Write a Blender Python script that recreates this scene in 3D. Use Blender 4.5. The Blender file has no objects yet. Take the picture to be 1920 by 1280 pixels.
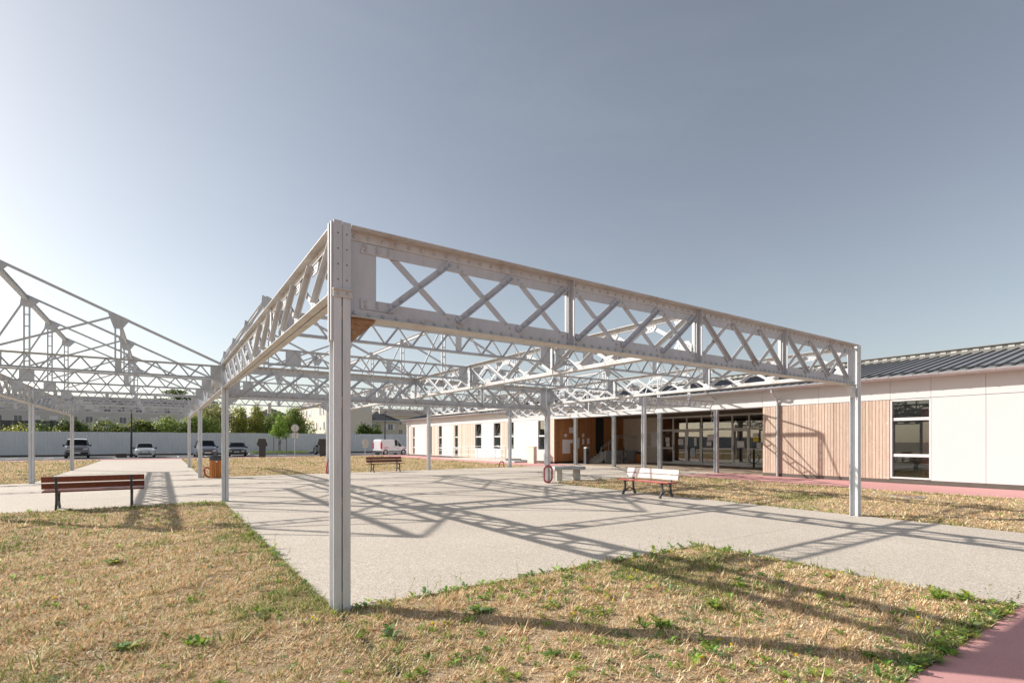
import bpy, math, random
import numpy as np
from mathutils import Vector, Matrix

random.seed(7)
rng = np.random.default_rng(11)
R = math.radians
SC = bpy.context.scene
COL = SC.collection

# ------------------------------------------------------------------ camera
# x runs along the riveted front girder, y along the girder to its left; the near post stands at the origin
cam_d = bpy.data.cameras.new('camera')
cam_d.sensor_width = 36.0
cam_d.lens = 965.0 / 1920.0 * 36.0
cam_d.shift_y = 187.0 / 1920.0
cam_d.clip_end = 3000.0
cam_d.clip_start = 0.1
cam = bpy.data.objects.new('camera', cam_d)
COL.objects.link(cam)
cam.location = (-1.413, -5.0, 1.6)
cam.rotation_euler = (R(90), 0, R(-34.28))
SC.camera = cam

# ------------------------------------------------------------------ light
ELEV = 28.8
SUN_AZ = math.atan2(-0.653, 0.757)          # clockwise from +Y, sun stands left and ahead
w = bpy.data.worlds.new('World')
SC.world = w
w.use_nodes = True
nt = w.node_tree
nt.nodes.clear()
out = nt.nodes.new('ShaderNodeOutputWorld')
bg = nt.nodes.new('ShaderNodeBackground')
sky = nt.nodes.new('ShaderNodeTexSky')
sky.sky_type = 'NISHITA'
sky.sun_disc = False
sky.sun_elevation = R(ELEV)
sky.sun_rotation = SUN_AZ
sky.altitude = 50
sky.air_density = 1.0
sky.dust_density = 1.1
sky.ozone_density = 1.6
hs = nt.nodes.new('ShaderNodeHueSaturation')
hs.inputs['Saturation'].default_value = 0.60
# thin cirrus: streaky noise over the sky directions
tc = nt.nodes.new('ShaderNodeTexCoord')
mp = nt.nodes.new('ShaderNodeMapping')
mp.inputs['Rotation'].default_value = (R(20), R(12), R(35))
mp.inputs['Scale'].default_value = (1.2, 3.0, 7.0)
nz = nt.nodes.new('ShaderNodeTexNoise')
nz.inputs['Scale'].default_value = 1.6
nz.inputs['Detail'].default_value = 9.0
nz.inputs['Roughness'].default_value = 0.62
nz.inputs['Distortion'].default_value = 0.7
rp = nt.nodes.new('ShaderNodeValToRGB')
rp.color_ramp.elements[0].position = 0.50
rp.color_ramp.elements[1].position = 0.80
rp.color_ramp.elements[0].color = (0, 0, 0, 1)
rp.color_ramp.elements[1].color = (0.012, 0.012, 0.012, 1)
mx = nt.nodes.new('ShaderNodeMix')
mx.data_type = 'RGBA'
mx.inputs['B'].default_value = (13.0, 13.2, 13.6, 1)
nt.links.new(tc.outputs['Generated'], mp.inputs['Vector'])
nt.links.new(mp.outputs['Vector'], nz.inputs['Vector'])
nt.links.new(nz.outputs['Fac'], rp.inputs['Fac'])
tint = nt.nodes.new('ShaderNodeMix')
tint.data_type = 'RGBA'
tint.blend_type = 'MULTIPLY'
tint.inputs['Factor'].default_value = 1.0
tint.inputs['B'].default_value = (0.975, 0.95, 0.905, 1)
nt.links.new(sky.outputs['Color'], hs.inputs['Color'])
nt.links.new(hs.outputs['Color'], tint.inputs['A'])
nt.links.new(tint.outputs['Result'], mx.inputs['A'])
nt.links.new(rp.outputs['Color'], mx.inputs['Factor'])
nt.links.new(mx.outputs['Result'], bg.inputs['Color'])
bg.inputs['Strength'].default_value = 0.09
nt.links.new(bg.outputs['Background'], out.inputs['Surface'])

sun_d = bpy.data.lights.new('sun', 'SUN')
sun_d.energy = 3.9
sun_d.angle = R(0.55)
sun_d.color = (1.0, 0.95, 0.88)
sun = bpy.data.objects.new('sun', sun_d)
COL.objects.link(sun)
ce = math.cos(R(ELEV))
sun.rotation_euler = Vector((0.653 * ce, -0.757 * ce, -math.sin(R(ELEV)))).to_track_quat('-Z', 'Y').to_euler()
sun.location = (-30, 35, 30)

SC.view_settings.view_transform = 'Standard'
SC.view_settings.look = 'None'
SC.view_settings.exposure = 0.72
SC.view_settings.gamma = 1.0
SC.view_settings.use_curve_mapping = False

# ------------------------------------------------------------------ materials
def mat_new(name):
    m = bpy.data.materials.new(name)
    m.use_nodes = True
    return m, m.node_tree, m.node_tree.nodes['Principled BSDF']

def ramp(nt, src, stops):
    r = nt.nodes.new('ShaderNodeValToRGB')
    while len(r.color_ramp.elements) < len(stops):
        r.color_ramp.elements.new(0.5)
    for e, (p, c) in zip(r.color_ramp.elements, stops):
        e.position = p
        e.color = (*c, 1)
    nt.links.new(src, r.inputs['Fac'])
    return r.outputs['Color']

def noise(nt, scale, detail=4, rough=0.55, coords='Object', stretch=None, dist=0.0):
    t = nt.nodes.new('ShaderNodeTexCoord')
    n = nt.nodes.new('ShaderNodeTexNoise')
    n.inputs['Scale'].default_value = scale
    n.inputs['Detail'].default_value = detail
    n.inputs['Roughness'].default_value = rough
    n.inputs['Distortion'].default_value = dist
    src = t.outputs[coords] if coords != 'Pos' else nt.nodes.new('ShaderNodeNewGeometry').outputs['Position']
    if stretch:
        mp = nt.nodes.new('ShaderNodeMapping')
        mp.inputs['Scale'].default_value = stretch
        nt.links.new(src, mp.inputs['Vector'])
        src = mp.outputs['Vector']
    nt.links.new(src, n.inputs['Vector'])
    return n.outputs['Fac']

def mixc(nt, fac, a, b, mode='MIX'):
    m = nt.nodes.new('ShaderNodeMix')
    m.data_type = 'RGBA'
    m.blend_type = mode
    for k, v in (('Factor', fac), ('A', a), ('B', b)):
        if isinstance(v, (int, float)):
            m.inputs[k].default_value = v
        elif isinstance(v, tuple):
            m.inputs[k].default_value = (*v, 1)
        else:
            nt.links.new(v, m.inputs[k])
    return m.outputs['Result']

def bump(nt, b, h, strength=0.3, dist=0.01):
    n = nt.nodes.new('ShaderNodeBump')
    n.inputs['Strength'].default_value = strength
    n.inputs['Distance'].default_value = dist
    nt.links.new(h, n.inputs['Height'])
    nt.links.new(n.outputs['Normal'], b.inputs['Normal'])

def plain(name, c, rough=0.6, metal=0.0, vary=0.12, scale=3.0, coat=0.0):
    m, nt, b = mat_new(name)
    f = noise(nt, scale, 5, 0.6, 'Pos')
    lo = tuple(x * (1 - vary) for x in c)
    hi = tuple(min(1, x * (1 + vary)) for x in c)
    nt.links.new(ramp(nt, f, [(0.3, lo), (0.7, hi)]), b.inputs['Base Color'])
    b.inputs['Roughness'].default_value = rough
    b.inputs['Metallic'].default_value = metal
    b.inputs['Coat Weight'].default_value = coat
    return m

def steel(name, c, rust, lo, hi):
    m, nt, b = mat_new(name)
    f = noise(nt, 1.3, 6, 0.62, 'Pos')
    base = ramp(nt, f, [(0.3, tuple(x * 0.88 for x in c)), (0.7, tuple(min(1, x * 1.06) for x in c))])
    st = noise(nt, 9, 4, 0.6, 'Pos', (1, 1, 0.25))
    base = mixc(nt, 0.35, base, ramp(nt, st, [(0.35, tuple(x * 0.78 for x in c)), (0.62, c)]))
    run = noise(nt, 14, 5, 0.65, 'Pos', (1, 1, 0.10))
    base = mixc(nt, ramp(nt, run, [(0.56, (0, 0, 0)), (0.72, (0.45, 0.45, 0.45))]), base, (0.40, 0.34, 0.28))
    r = noise(nt, 3.2, 9, 0.72, 'Pos', None, 0.3)
    mask = ramp(nt, r, [(lo, (0, 0, 0)), (hi, (rust, rust, rust))])
    rc = ramp(nt, noise(nt, 24, 4, 0.6, 'Pos'), [(0.3, (0.20, 0.09, 0.035)), (0.7, (0.42, 0.24, 0.11))])
    nt.links.new(mixc(nt, mask, base, rc), b.inputs['Base Color'])
    b.inputs['Roughness'].default_value = 0.5
    bump(nt, b, noise(nt, 60, 3, 0.6, 'Pos'), 0.12, 0.004)
    return m

M = {}
M['steel'] = steel('grey_steel_paint', (0.55, 0.562, 0.585), 0.85, 0.61, 0.74)
M['steel_post'] = steel('grey_post_paint', (0.655, 0.67, 0.69), 0.7, 0.64, 0.80)
M['steel_chord'] = steel('stained_bounce_chord_paint', (0.58, 0.57, 0.56), 0.6, 0.50, 0.74)  # tan of warm bounced light put into the colour, along with rust
M['rust'] = steel('rusted_bracket_paint', (0.5, 0.47, 0.44), 1.0, 0.36, 0.52)
M['rivet'] = plain('rivet_paint', (0.46, 0.46, 0.475), 0.45)
M['hole'] = plain('bolt_hole_dark', (0.03, 0.03, 0.03), 0.8)

def concrete_mat():
    m, nt, b = mat_new('exposed_aggregate_concrete')
    big = noise(nt, 0.35, 5, 0.6, 'Pos')
    c1 = ramp(nt, big, [(0.3, (0.545, 0.495, 0.44)), (0.7, (0.62, 0.57, 0.51))])
    vo = nt.nodes.new('ShaderNodeTexVoronoi')
    vo.inputs['Scale'].default_value = 92
    g = nt.nodes.new('ShaderNodeNewGeometry')
    nt.links.new(g.outputs['Position'], vo.inputs['Vector'])
    sep = nt.nodes.new('ShaderNodeSeparateColor')
    nt.links.new(vo.outputs['Color'], sep.inputs['Color'])
    st = ramp(nt, sep.outputs['Red'], [(0.0, (0.62, 0.55, 0.48)), (0.3, (0.87, 0.82, 0.75)), (0.75, (1.12, 1.08, 1.02)), (1.0, (1.32, 1.30, 1.27))])
    c2 = mixc(nt, 1.0, c1, st, 'MULTIPLY')
    sp = noise(nt, 1.7, 8, 0.7, 'Pos')
    c3 = mixc(nt, ramp(nt, sp, [(0.56, (0, 0, 0)), (0.72, (0.32, 0.32, 0.32))]), c2, (0.38, 0.32, 0.26))
    nt.links.new(c3, b.inputs['Base Color'])
    b.inputs['Roughness'].default_value = 0.85
    bump(nt, b, vo.outputs['Distance'], 0.5, 0.006)
    return m
M['concrete'] = concrete_mat()
M['porch'] = plain('smooth_porch_concrete', (0.42, 0.335, 0.255), 0.8, 0, 0.18, 1.2)
M['conc_block'] = plain('cast_concrete', (0.50, 0.47, 0.42), 0.8, 0, 0.16, 4.0)
M['conc_grey'] = plain('grey_cast_concrete', (0.42, 0.43, 0.44), 0.7, 0, 0.15, 4.0)

def pink_mat():
    m, nt, b = mat_new('pink_coated_paving')
    f = noise(nt, 0.8, 6, 0.65, 'Pos')
    c = ramp(nt, f, [(0.3, (0.56, 0.27, 0.255)), (0.7, (0.66, 0.345, 0.325))])
    g = noise(nt, 120, 3, 0.6, 'Pos')
    c = mixc(nt, 0.5, c, ramp(nt, g, [(0.3, (0.46, 0.21, 0.20)), (0.7, (0.70, 0.39, 0.37))]))
    nt.links.new(c, b.inputs['Base Color'])
    b.inputs['Roughness'].default_value = 0.85
    bump(nt, b, g, 0.4, 0.004)
    return m
M['pink'] = pink_mat()
M['asphalt'] = plain('asphalt', (0.075, 0.075, 0.078), 0.9, 0, 0.25, 2.0)
M['kerb'] = plain('kerb_concrete', (0.40, 0.39, 0.37), 0.8)
M['line'] = plain('white_line_paint', (0.75, 0.75, 0.73), 0.7)
M['earth'] = plain('dry_earth_ground', (0.27, 0.21, 0.14), 0.95, 0, 0.25, 0.15)

def soil_mat():
    m, nt, b = mat_new('dry_lawn_soil')
    f = noise(nt, 1.1, 8, 0.65, 'Pos')
    c = ramp(nt, f, [(0.28, (0.34, 0.23, 0.14)), (0.5, (0.53, 0.39, 0.25)), (0.72, (0.68, 0.53, 0.36))])
    gn = noise(nt, 0.55, 6, 0.7, 'Pos', None, 0.4)
    c = mixc(nt, ramp(nt, gn, [(0.58, (0, 0, 0)), (0.74, (0.35, 0.35, 0.35))]), c, (0.30, 0.29, 0.11))
    h = noise(nt, 55, 5, 0.75, 'Pos')
    c = mixc(nt, 0.85, c, ramp(nt, h, [(0.30, (0.42, 0.40, 0.38)), (0.52, (1, 1, 1)), (0.72, (1.45, 1.42, 1.35))]), 'MULTIPLY')
    nt.links.new(c, b.inputs['Base Color'])
    b.inputs['Roughness'].default_value = 0.95
    b.inputs['Specular IOR Level'].default_value = 0.1
    bump(nt, b, h, 0.8, 0.03)
    return m
M['soil'] = soil_mat()

def attr_mat(name, rough=0.7, trans=0.25):
    m, nt, b = mat_new(name)
    a = nt.nodes.new('ShaderNodeAttribute')
    a.attribute_name = 'col'
    nt.links.new(a.outputs['Color'], b.inputs['Base Color'])
    b.inputs['Roughness'].default_value = rough
    b.inputs['Specular IOR Level'].default_value = 0.25
    if trans:
        t = nt.nodes.new('ShaderNodeBsdfTranslucent')
        nt.links.new(a.outputs['Color'], t.inputs['Color'])
        mxs = nt.nodes.new('ShaderNodeMixShader')
        mxs.inputs['Fac'].default_value = trans
        o = nt.nodes['Material Output']
        nt.links.new(b.outputs['BSDF'], mxs.inputs[1])
        nt.links.new(t.outputs['BSDF'], mxs.inputs[2])
        nt.links.new(mxs.outputs['Shader'], o.inputs['Surface'])
    return m
M['blade'] = attr_mat('grass_blade', 0.75, 0.3)
M['leaf'] = attr_mat('leaf', 0.5, 0.5)

def wood_mat(name, a, b_, knots, scale=6.0, rough=0.75):
    m, nt, b = mat_new(name)
    inf = nt.nodes.new('ShaderNodeObjectInfo')
    f = noise(nt, scale, 6, 0.6, 'Pos', (4, 4, 0.35), 0.6)
    c = ramp(nt, f, [(0.3, a), (0.7, b_)])
    k = noise(nt, 6.5, 4, 0.55, 'Pos', (1.5, 1.5, 1.0), 1.0)
    c = mixc(nt, ramp(nt, k, [(0.60, (0, 0, 0)), (0.70, (0.8, 0.8, 0.8))]), c, knots)
    c = mixc(nt, 1.0, c, ramp(nt, inf.outputs['Random'], [(0.0, (0.80, 0.78, 0.76)), (0.5, (1, 1, 1)), (1.0, (1.10, 1.08, 1.06))]), 'MULTIPLY')
    nt.links.new(c, b.inputs['Base Color'])
    b.inputs['Roughness'].default_value = rough
    bump(nt, b, f, 0.25, 0.004)
    return m
M['wood'] = wood_mat('weathered_larch_board', (0.46, 0.335, 0.255), (0.575, 0.45, 0.365), (0.70, 0.60, 0.51))
M['wood_pale'] = wood_mat('bleached_larch_board', (0.60, 0.47, 0.385), (0.70, 0.58, 0.49), (0.5, 0.34, 0.24))
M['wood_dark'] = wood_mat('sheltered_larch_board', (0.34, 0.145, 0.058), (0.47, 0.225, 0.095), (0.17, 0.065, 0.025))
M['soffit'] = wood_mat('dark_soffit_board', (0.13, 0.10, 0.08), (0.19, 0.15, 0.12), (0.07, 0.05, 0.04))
M['bench_red'] = wood_mat('reddish_bench_slat', (0.16, 0.035, 0.022), (0.23, 0.06, 0.038), (0.12, 0.025, 0.018), 5, 0.35)
M['bench_pale'] = wood_mat('pale_bench_slat', (0.60, 0.49, 0.46), (0.72, 0.63, 0.60), (0.5, 0.35, 0.32), 5, 0.4)  # much paler than the slats of the other benches
M['bench_seat'] = wood_mat('bright_red_bench_slat', (0.38, 0.07, 0.055), (0.50, 0.12, 0.10), (0.30, 0.06, 0.05), 5, 0.3)
M['bin_wood'] = wood_mat('orange_bin_slat', (0.50, 0.155, 0.025), (0.62, 0.22, 0.045), (0.40, 0.11, 0.02), 5, 0.5)
M['iron'] = plain('dark_cast_iron', (0.055, 0.06, 0.065), 0.55)
M['black'] = plain('black_plastic', (0.02, 0.02, 0.022), 0.5)
M['red_tube'] = plain('faded_red_tube', (0.42, 0.075, 0.085), 0.5, 0, 0.2)
M['white'] = plain('white_cladding', (0.575, 0.575, 0.57), 0.55, 0, 0.03, 0.6)
M['white_frame'] = plain('white_window_frame', (0.62, 0.615, 0.61), 0.45, 0, 0.04)
M['white_wall'] = plain('cream_render', (0.62, 0.55, 0.46), 0.8, 0, 0.06)
M['plinth'] = plain('dark_plinth', (0.10, 0.085, 0.07), 0.8)
M['dark'] = plain('dark_backing', (0.035, 0.032, 0.03), 0.9)
M['int_wall'] = plain('interior_wall', (0.58, 0.55, 0.50), 0.8)
M['int_red'] = plain('interior_red_panel', (0.40, 0.12, 0.10), 0.7)
M['int_floor'] = plain('interior_floor', (0.16, 0.11, 0.08), 0.4)
M['zinc'] = plain('zinc_gutter', (0.52, 0.53, 0.55), 0.35, 0.5, 0.1)
M['roof'] = plain('dark_metal_roof', (0.235, 0.235, 0.24), 0.5, 0.2, 0.10)
M['rib'] = plain('shadowed_roof_rib', (0.08, 0.083, 0.095), 0.5, 0.2)  # shadows along the ribs are put into this darker colour
M['ridge'] = plain('ridge_vent', (0.20, 0.19, 0.17), 0.6)
M['ridge_lt'] = plain('ridge_vent_block', (0.45, 0.44, 0.41), 0.6)
M['galv'] = plain('galvanised_steel', (0.50, 0.52, 0.535), 0.45, 0.2, 0.12, 6)
M['fence'] = plain('grey_fence_sheet', (0.76, 0.75, 0.735), 0.5, 0, 0.05, 0.4)
M['paper'] = plain('white_paper', (0.74, 0.72, 0.74), 0.8, 0, 0.04)
M['ink'] = plain('printed_ink', (0.12, 0.12, 0.13), 0.8)
M['yellow'] = plain('yellow_paper', (0.75, 0.60, 0.05), 0.7)
M['blue_paper'] = plain('pale_blue_paper', (0.45, 0.52, 0.62), 0.7)
M['render_beige'] = plain('beige_render', (0.66, 0.60, 0.51), 0.85, 0, 0.05, 0.3)
M['render_grey'] = plain('pale_grey_render', (0.56, 0.53, 0.50), 0.85, 0, 0.06, 0.3)
M['render_yellow'] = plain('yellowish_render', (0.62, 0.55, 0.43), 0.85, 0, 0.05, 0.3)
M['slate'] = plain('slate_roof', (0.075, 0.072, 0.075), 0.7, 0, 0.2, 2.0)
M['tile_brown'] = plain('brown_tile_roof', (0.21, 0.17, 0.14), 0.8, 0, 0.2, 2.0)
M['shutter'] = plain('white_shutter', (0.74, 0.72, 0.70), 0.6)
M['pane_dark'] = plain('far_window_pane', (0.16, 0.16, 0.165), 0.2)
M['bark'] = plain('bark', (0.16, 0.125, 0.09), 0.9)
M['wood_stake'] = plain('stake_wood', (0.13, 0.085, 0.06), 0.9)
M['lamp_black'] = plain('lamp_post_paint', (0.03, 0.033, 0.04), 0.45)
M['sign_back'] = plain('sign_back_aluminium', (0.66, 0.63, 0.58), 0.5, 0.0)
M['pedestal'] = plain('charcoal_pedestal', (0.05, 0.05, 0.05), 0.6)
M['pedestal_rim'] = plain('pale_pedestal_rim', (0.45, 0.45, 0.45), 0.5)
M['tyre'] = plain('tyre_rubber', (0.025, 0.025, 0.026), 0.85)
M['rim'] = plain('wheel_rim', (0.35, 0.35, 0.36), 0.35, 0.6)
M['headlight'] = plain('headlight_lens', (0.72, 0.72, 0.70), 0.12)
M['tail'] = plain('red_tail_lens', (0.55, 0.02, 0.02), 0.2)
M['plate'] = plain('number_plate', (0.75, 0.74, 0.70), 0.5)
M['reflect_red'] = plain('red_stripe', (0.72, 0.10, 0.06), 0.5)
for k, c in dict(car_grey=(0.15, 0.16, 0.18), car_silver=(0.56, 0.57, 0.57), car_blue=(0.10, 0.125, 0.16), car_black=(0.028, 0.03, 0.035), car_white=(0.74, 0.75, 0.77)).items():
    M[k] = plain(k + '_paint', c, 0.28, 0.1, 0.03, 1.0, 0.6)

def glass_mat(name, tint, refl=1.0, rough=0.01, ior=1.5):
    m, nt, b = mat_new(name)
    nt.nodes.remove(b)
    t = nt.nodes.new('ShaderNodeBsdfTransparent')
    t.inputs['Color'].default_value = (*tint, 1)
    g = nt.nodes.new('ShaderNodeBsdfGlossy')
    g.inputs['Roughness'].default_value = rough
    # Schlick reflectance from |N.I|, the same from either side of a thin pane
    f0 = ((ior - 1) / (ior + 1)) ** 2
    geo = nt.nodes.new('ShaderNodeNewGeometry')
    dot = nt.nodes.new('ShaderNodeVectorMath')
    dot.operation = 'DOT_PRODUCT'
    nt.links.new(geo.outputs['Normal'], dot.inputs[0])
    nt.links.new(geo.outputs['Incoming'], dot.inputs[1])
    def math_node(op, src, val, swap=False):
        n = nt.nodes.new('ShaderNodeMath')
        n.operation = op
        nt.links.new(src, n.inputs[1 if swap else 0])
        n.inputs[0 if swap else 1].default_value = val
        return n.outputs['Value']
    x = math_node('ABSOLUTE', dot.outputs['Value'], 0)
    x = math_node('POWER', math_node('SUBTRACT', x, 1.0, True), 5.0)
    x = math_node('MULTIPLY', math_node('ADD', math_node('MULTIPLY', x, 1 - f0), f0), refl)
    mm = nt.nodes.new('ShaderNodeMath')
    mm.operation = 'MINIMUM'
    mm.inputs[1].default_value = 0.95
    nt.links.new(x, mm.inputs[0])
    mxs = nt.nodes.new('ShaderNodeMixShader')
    nt.links.new(mm.outputs['Value'], mxs.inputs['Fac'])
    nt.links.new(t.outputs['BSDF'], mxs.inputs[1])
    nt.links.new(g.outputs['BSDF'], mxs.inputs[2])
    nt.links.new(mxs.outputs['Shader'], nt.nodes['Material Output'].inputs['Surface'])
    return m
M['glass'] = glass_mat('window_glass', (0.80, 0.84, 0.82), 1.7, 0.01, 1.7)
M['car_glass'] = glass_mat('car_window_glass', (0.035, 0.045, 0.05), 0.9, 0.03, 1.5)

# ------------------------------------------------------------------ mesh helpers
class MB:
    def __init__(s):
        s.v, s.f = [], []
    def add(s, vs, fs):
        o = len(s.v)
        s.v.extend([tuple(p) for p in vs])
        s.f.extend([tuple(i + o for i in f) for f in fs])
        return s
    def box(s, x0, y0, z0, x1, y1, z1):
        x0, x1 = min(x0, x1), max(x0, x1); y0, y1 = min(y0, y1), max(y0, y1); z0, z1 = min(z0, z1), max(z0, z1)
        return s.add([(x0, y0, z0), (x1, y0, z0), (x1, y1, z0), (x0, y1, z0), (x0, y0, z1), (x1, y0, z1), (x1, y1, z1), (x0, y1, z1)],
                     [(0, 3, 2, 1), (4, 5, 6, 7), (0, 1, 5, 4), (1, 2, 6, 5), (2, 3, 7, 6), (3, 0, 4, 7)])
    def prism(s, prof, p0, p1, up=(0, 0, 1)):
        """extrude a closed (a, b) outline from p0 to p1; b points along up, a = direction x up"""
        p0, p1 = Vector(p0), Vector(p1)
        d = (p1 - p0).normalized()
        up = Vector(up)
        up = (up - d * up.dot(d)).normalized()
        sd = d.cross(up)
        n = len(prof)
        vs = [p0 + sd * a + up * b for a, b in prof] + [p1 + sd * a + up * b for a, b in prof]
        fs = [tuple(range(n)), tuple(range(2 * n - 1, n - 1, -1))]
        fs += [(i, i + n, (i + 1) % n + n, (i + 1) % n) for i in range(n)]
        return s.add(vs, fs)
    def bar(s, p0, p1, wa, wb, up=(0, 0, 1)):
        a, b = wa / 2, wb / 2
        return s.prism([(-a, -b), (a, -b), (a, b), (-a, b)], p0, p1, up)
    def tube(s, pts, r, n=8, closed=False, radii=None):
        pts = [Vector(p) for p in pts]
        k = len(pts)
        rings = []
        for i, p in enumerate(pts):
            if closed:
                d = (pts[(i + 1) % k] - pts[i - 1]).normalized()
            else:
                d = (pts[min(i + 1, k - 1)] - pts[max(i - 1, 0)]).normalized()
            up = Vector((0, 0, 1)) if abs(d.z) < 0.95 else Vector((0, 1, 0))
            sd = d.cross(up).normalized()
            u2 = sd.cross(d)
            rr = radii[i] if radii else r
            rings.append([p + (sd * math.cos(t) + u2 * math.sin(t)) * rr for t in [2 * math.pi * j / n for j in range(n)]])
        vs = [q for ring in rings for q in ring]
        fs = []
        for i in range(k if closed else k - 1):
            a, b = i * n, ((i + 1) % k) * n
            for j in range(n):
                fs.append((a + j, a + (j + 1) % n, b + (j + 1) % n, b + j))
        if not closed:
            fs.append(tuple(range(n - 1, -1, -1)))
            fs.append(tuple(range((k - 1) * n, k * n)))
        return s.add(vs, fs)
    def cyl(s, c, r, z0, z1, n=16, r1=None):
        r1 = r if r1 is None else r1
        vs = [(c[0] + r * math.cos(2 * math.pi * i / n), c[1] + r * math.sin(2 * math.pi * i / n), z0) for i in range(n)]
        vs += [(c[0] + r1 * math.cos(2 * math.pi * i / n), c[1] + r1 * math.sin(2 * math.pi * i / n), z1) for i in range(n)]
        return s.add(vs, [tuple(range(n - 1, -1, -1)), tuple(range(n, 2 * n))] + [(i, (i + 1) % n, (i + 1) % n + n, i + n) for i in range(n)])
    def dome(s, p, nrm, r, h=None, n=7):
        """a rivet head"""
        h = h or r * 0.6
        nrm = Vector(nrm).normalized()
        t = nrm.cross(Vector((0, 0, 1)))
        if t.length < 0.1:
            t = nrm.cross(Vector((1, 0, 0)))
        t.normalize()
        b = nrm.cross(t)
        p = Vector(p)
        vs = []
        for rr, hh in ((r, 0), (r * 0.72, h * 0.75)):
            vs += [p + nrm * hh + (t * math.cos(2 * math.pi * j / n) + b * math.sin(2 * math.pi * j / n)) * rr for j in range(n)]
        vs.append(p + nrm * h)
        fs = [(j, (j + 1) % n, n + (j + 1) % n, n + j) for j in range(n)]
        fs += [(n + j, n + (j + 1) % n, 2 * n) for j in range(n)]
        return s.add(vs, fs)
    def slab(s, pts, axis, c0, c1):
        """extrude a 2D outline: axis 'x' outline is (y,z), 'y' outline is (x,z), 'z' outline is (x,y)"""
        def p3(a, b, c):
            return {'x': (c, a, b), 'y': (a, c, b), 'z': (a, b, c)}[axis]
        n = len(pts)
        vs = [p3(a, b, c0) for a, b in pts] + [p3(a, b, c1) for a, b in pts]
        return s.add(vs, [tuple(range(n)), tuple(range(2 * n - 1, n - 1, -1))] + [(i, i + n, (i + 1) % n + n, (i + 1) % n) for i in range(n)])
    def mesh(s, name, mat, smooth=False):
        me = bpy.data.meshes.new(name)
        me.from_pydata(s.v, [], s.f)
        me.materials.append(M[mat] if isinstance(mat, str) else mat)
        import bmesh
        bm = bmesh.new()
        bm.from_mesh(me)
        bmesh.ops.recalc_face_normals(bm, faces=bm.faces)
        bm.to_mesh(me)
        bm.free()
        if smooth:
            me.polygons.foreach_set('use_smooth', [True] * len(me.polygons))
        me.update()
        return me
    def build(s, name, mat, parent=None, loc=(0, 0, 0), rotz=0.0, smooth=False):
        return put(name, s.mesh(name, mat, smooth), parent, loc, rotz)

def put(name, me, parent=None, loc=(0, 0, 0), rotz=0.0):
    o = bpy.data.objects.new(name, me)
    COL.objects.link(o)
    o.location = loc
    o.rotation_euler = (0, 0, rotz)
    o.parent = parent
    return o

def tag(o, label=None, cat=None, group=None, kind=None):
    if label: o['label'] = label
    if cat: o['category'] = cat
    if group: o['group'] = group
    if kind: o['kind'] = kind
    return o

def thing(name, label, cat, loc=(0, 0, 0), rotz=0.0, group=None):
    o = put(name, None, None, loc, rotz)
    o.empty_display_size = 0.2
    return tag(o, label, cat, group)

def struct(o):
    return tag(o, kind='structure')

def copy_tree(o, parent=None):
    c = o.copy()
    COL.objects.link(c)
    c.parent = parent
    for ch in list(o.children):
        copy_tree(ch, c)
    return c

def smooth_noise(x, y, seed, f0=0.5, octs=4):
    """cheap sum of sines, 0..1"""
    r = np.random.default_rng(seed)
    s = np.zeros_like(x)
    amp = 1.0
    tot = 0.0
    f = f0
    for o in range(octs):
        for k in range(4):
            a = r.uniform(0, 2 * math.pi)
            s += amp * np.sin(f * (x * math.cos(a) + y * math.sin(a)) * 2 * math.pi * r.uniform(0.7, 1.4) + r.uniform(0, 6.28))
        tot += amp * 2.0
        amp *= 0.6
        f *= 2.1
    return np.clip(0.5 + s / tot * 0.7, 0, 1)
# ------------------------------------------------------------------ ground
g = MB()
g.add([(-900, -900, -0.06), (900, -900, -0.06), (900, 900, -0.06), (-900, 900, -0.06)], [(0, 1, 2, 3)])
struct(g.build('ground', 'earth'))

# bedding under the slabs shows in the joints
b0 = MB()
for (x0, x1, y0, y1) in [(-40, 22.2, 10.6, 21.6), (-0.1, 11.0, -3.7, 10.7), (-5.6, 0.2, 21.4, 50.2)]:
    b0.box(x0 + 0.02, y0 + 0.02, -0.055, x1 - 0.02, y1 - 0.02, -0.02 - 0.001 * x1 / 30)
paving = struct(b0.build('paving', 'plinth'))
rects = [(-0.05, 5.475, -0.05, 5.35), (5.475, 11.05, -0.05, 5.35), (-0.05, 5.475, 5.35, 10.66), (5.475, 11.05, 5.35, 10.66),
         (5.475, 11.05, -3.65, -0.05)]
for i in range(-7, 4):
    x0, x1 = i * 5.475, (i + 1) * 5.475
    x1 = min(x1, 18.2)
    for (y0, y1) in ((10.66, 16.0), (16.0, 21.5)):
        if x1 > x0:
            rects.append((x0, x1, y0, y1))
for (y0, y1) in ((10.7, 16.0), (16.0, 21.5)):
    rects.append((18.2, 21.75, y0, y1))
for j in range(5):
    rects.append((-5.5, 0.1, 21.5 + j * 5.7, 21.5 + (j + 1) * 5.7))
for (x0, x1, y0, y1) in rects:
    q = MB()
    e = 0.0045
    h = 0.0012 * random.uniform(-1, 1)
    q.add([(x0 + e, y0 + e, h), (x1 - e, y0 + e, h), (x1 - e, y1 - e, h), (x0 + e, y1 - e, h),
           (x0 + e, y0 + e, -0.05), (x1 - e, y0 + e, -0.05), (x1 - e, y1 - e, -0.05), (x0 + e, y1 - e, -0.05)],
          [(0, 1, 2, 3), (0, 4, 5, 1), (1, 5, 6, 2), (2, 6, 7, 3), (3, 7, 4, 0)])
    q.build('paving_slab', 'concrete', paving)

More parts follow.
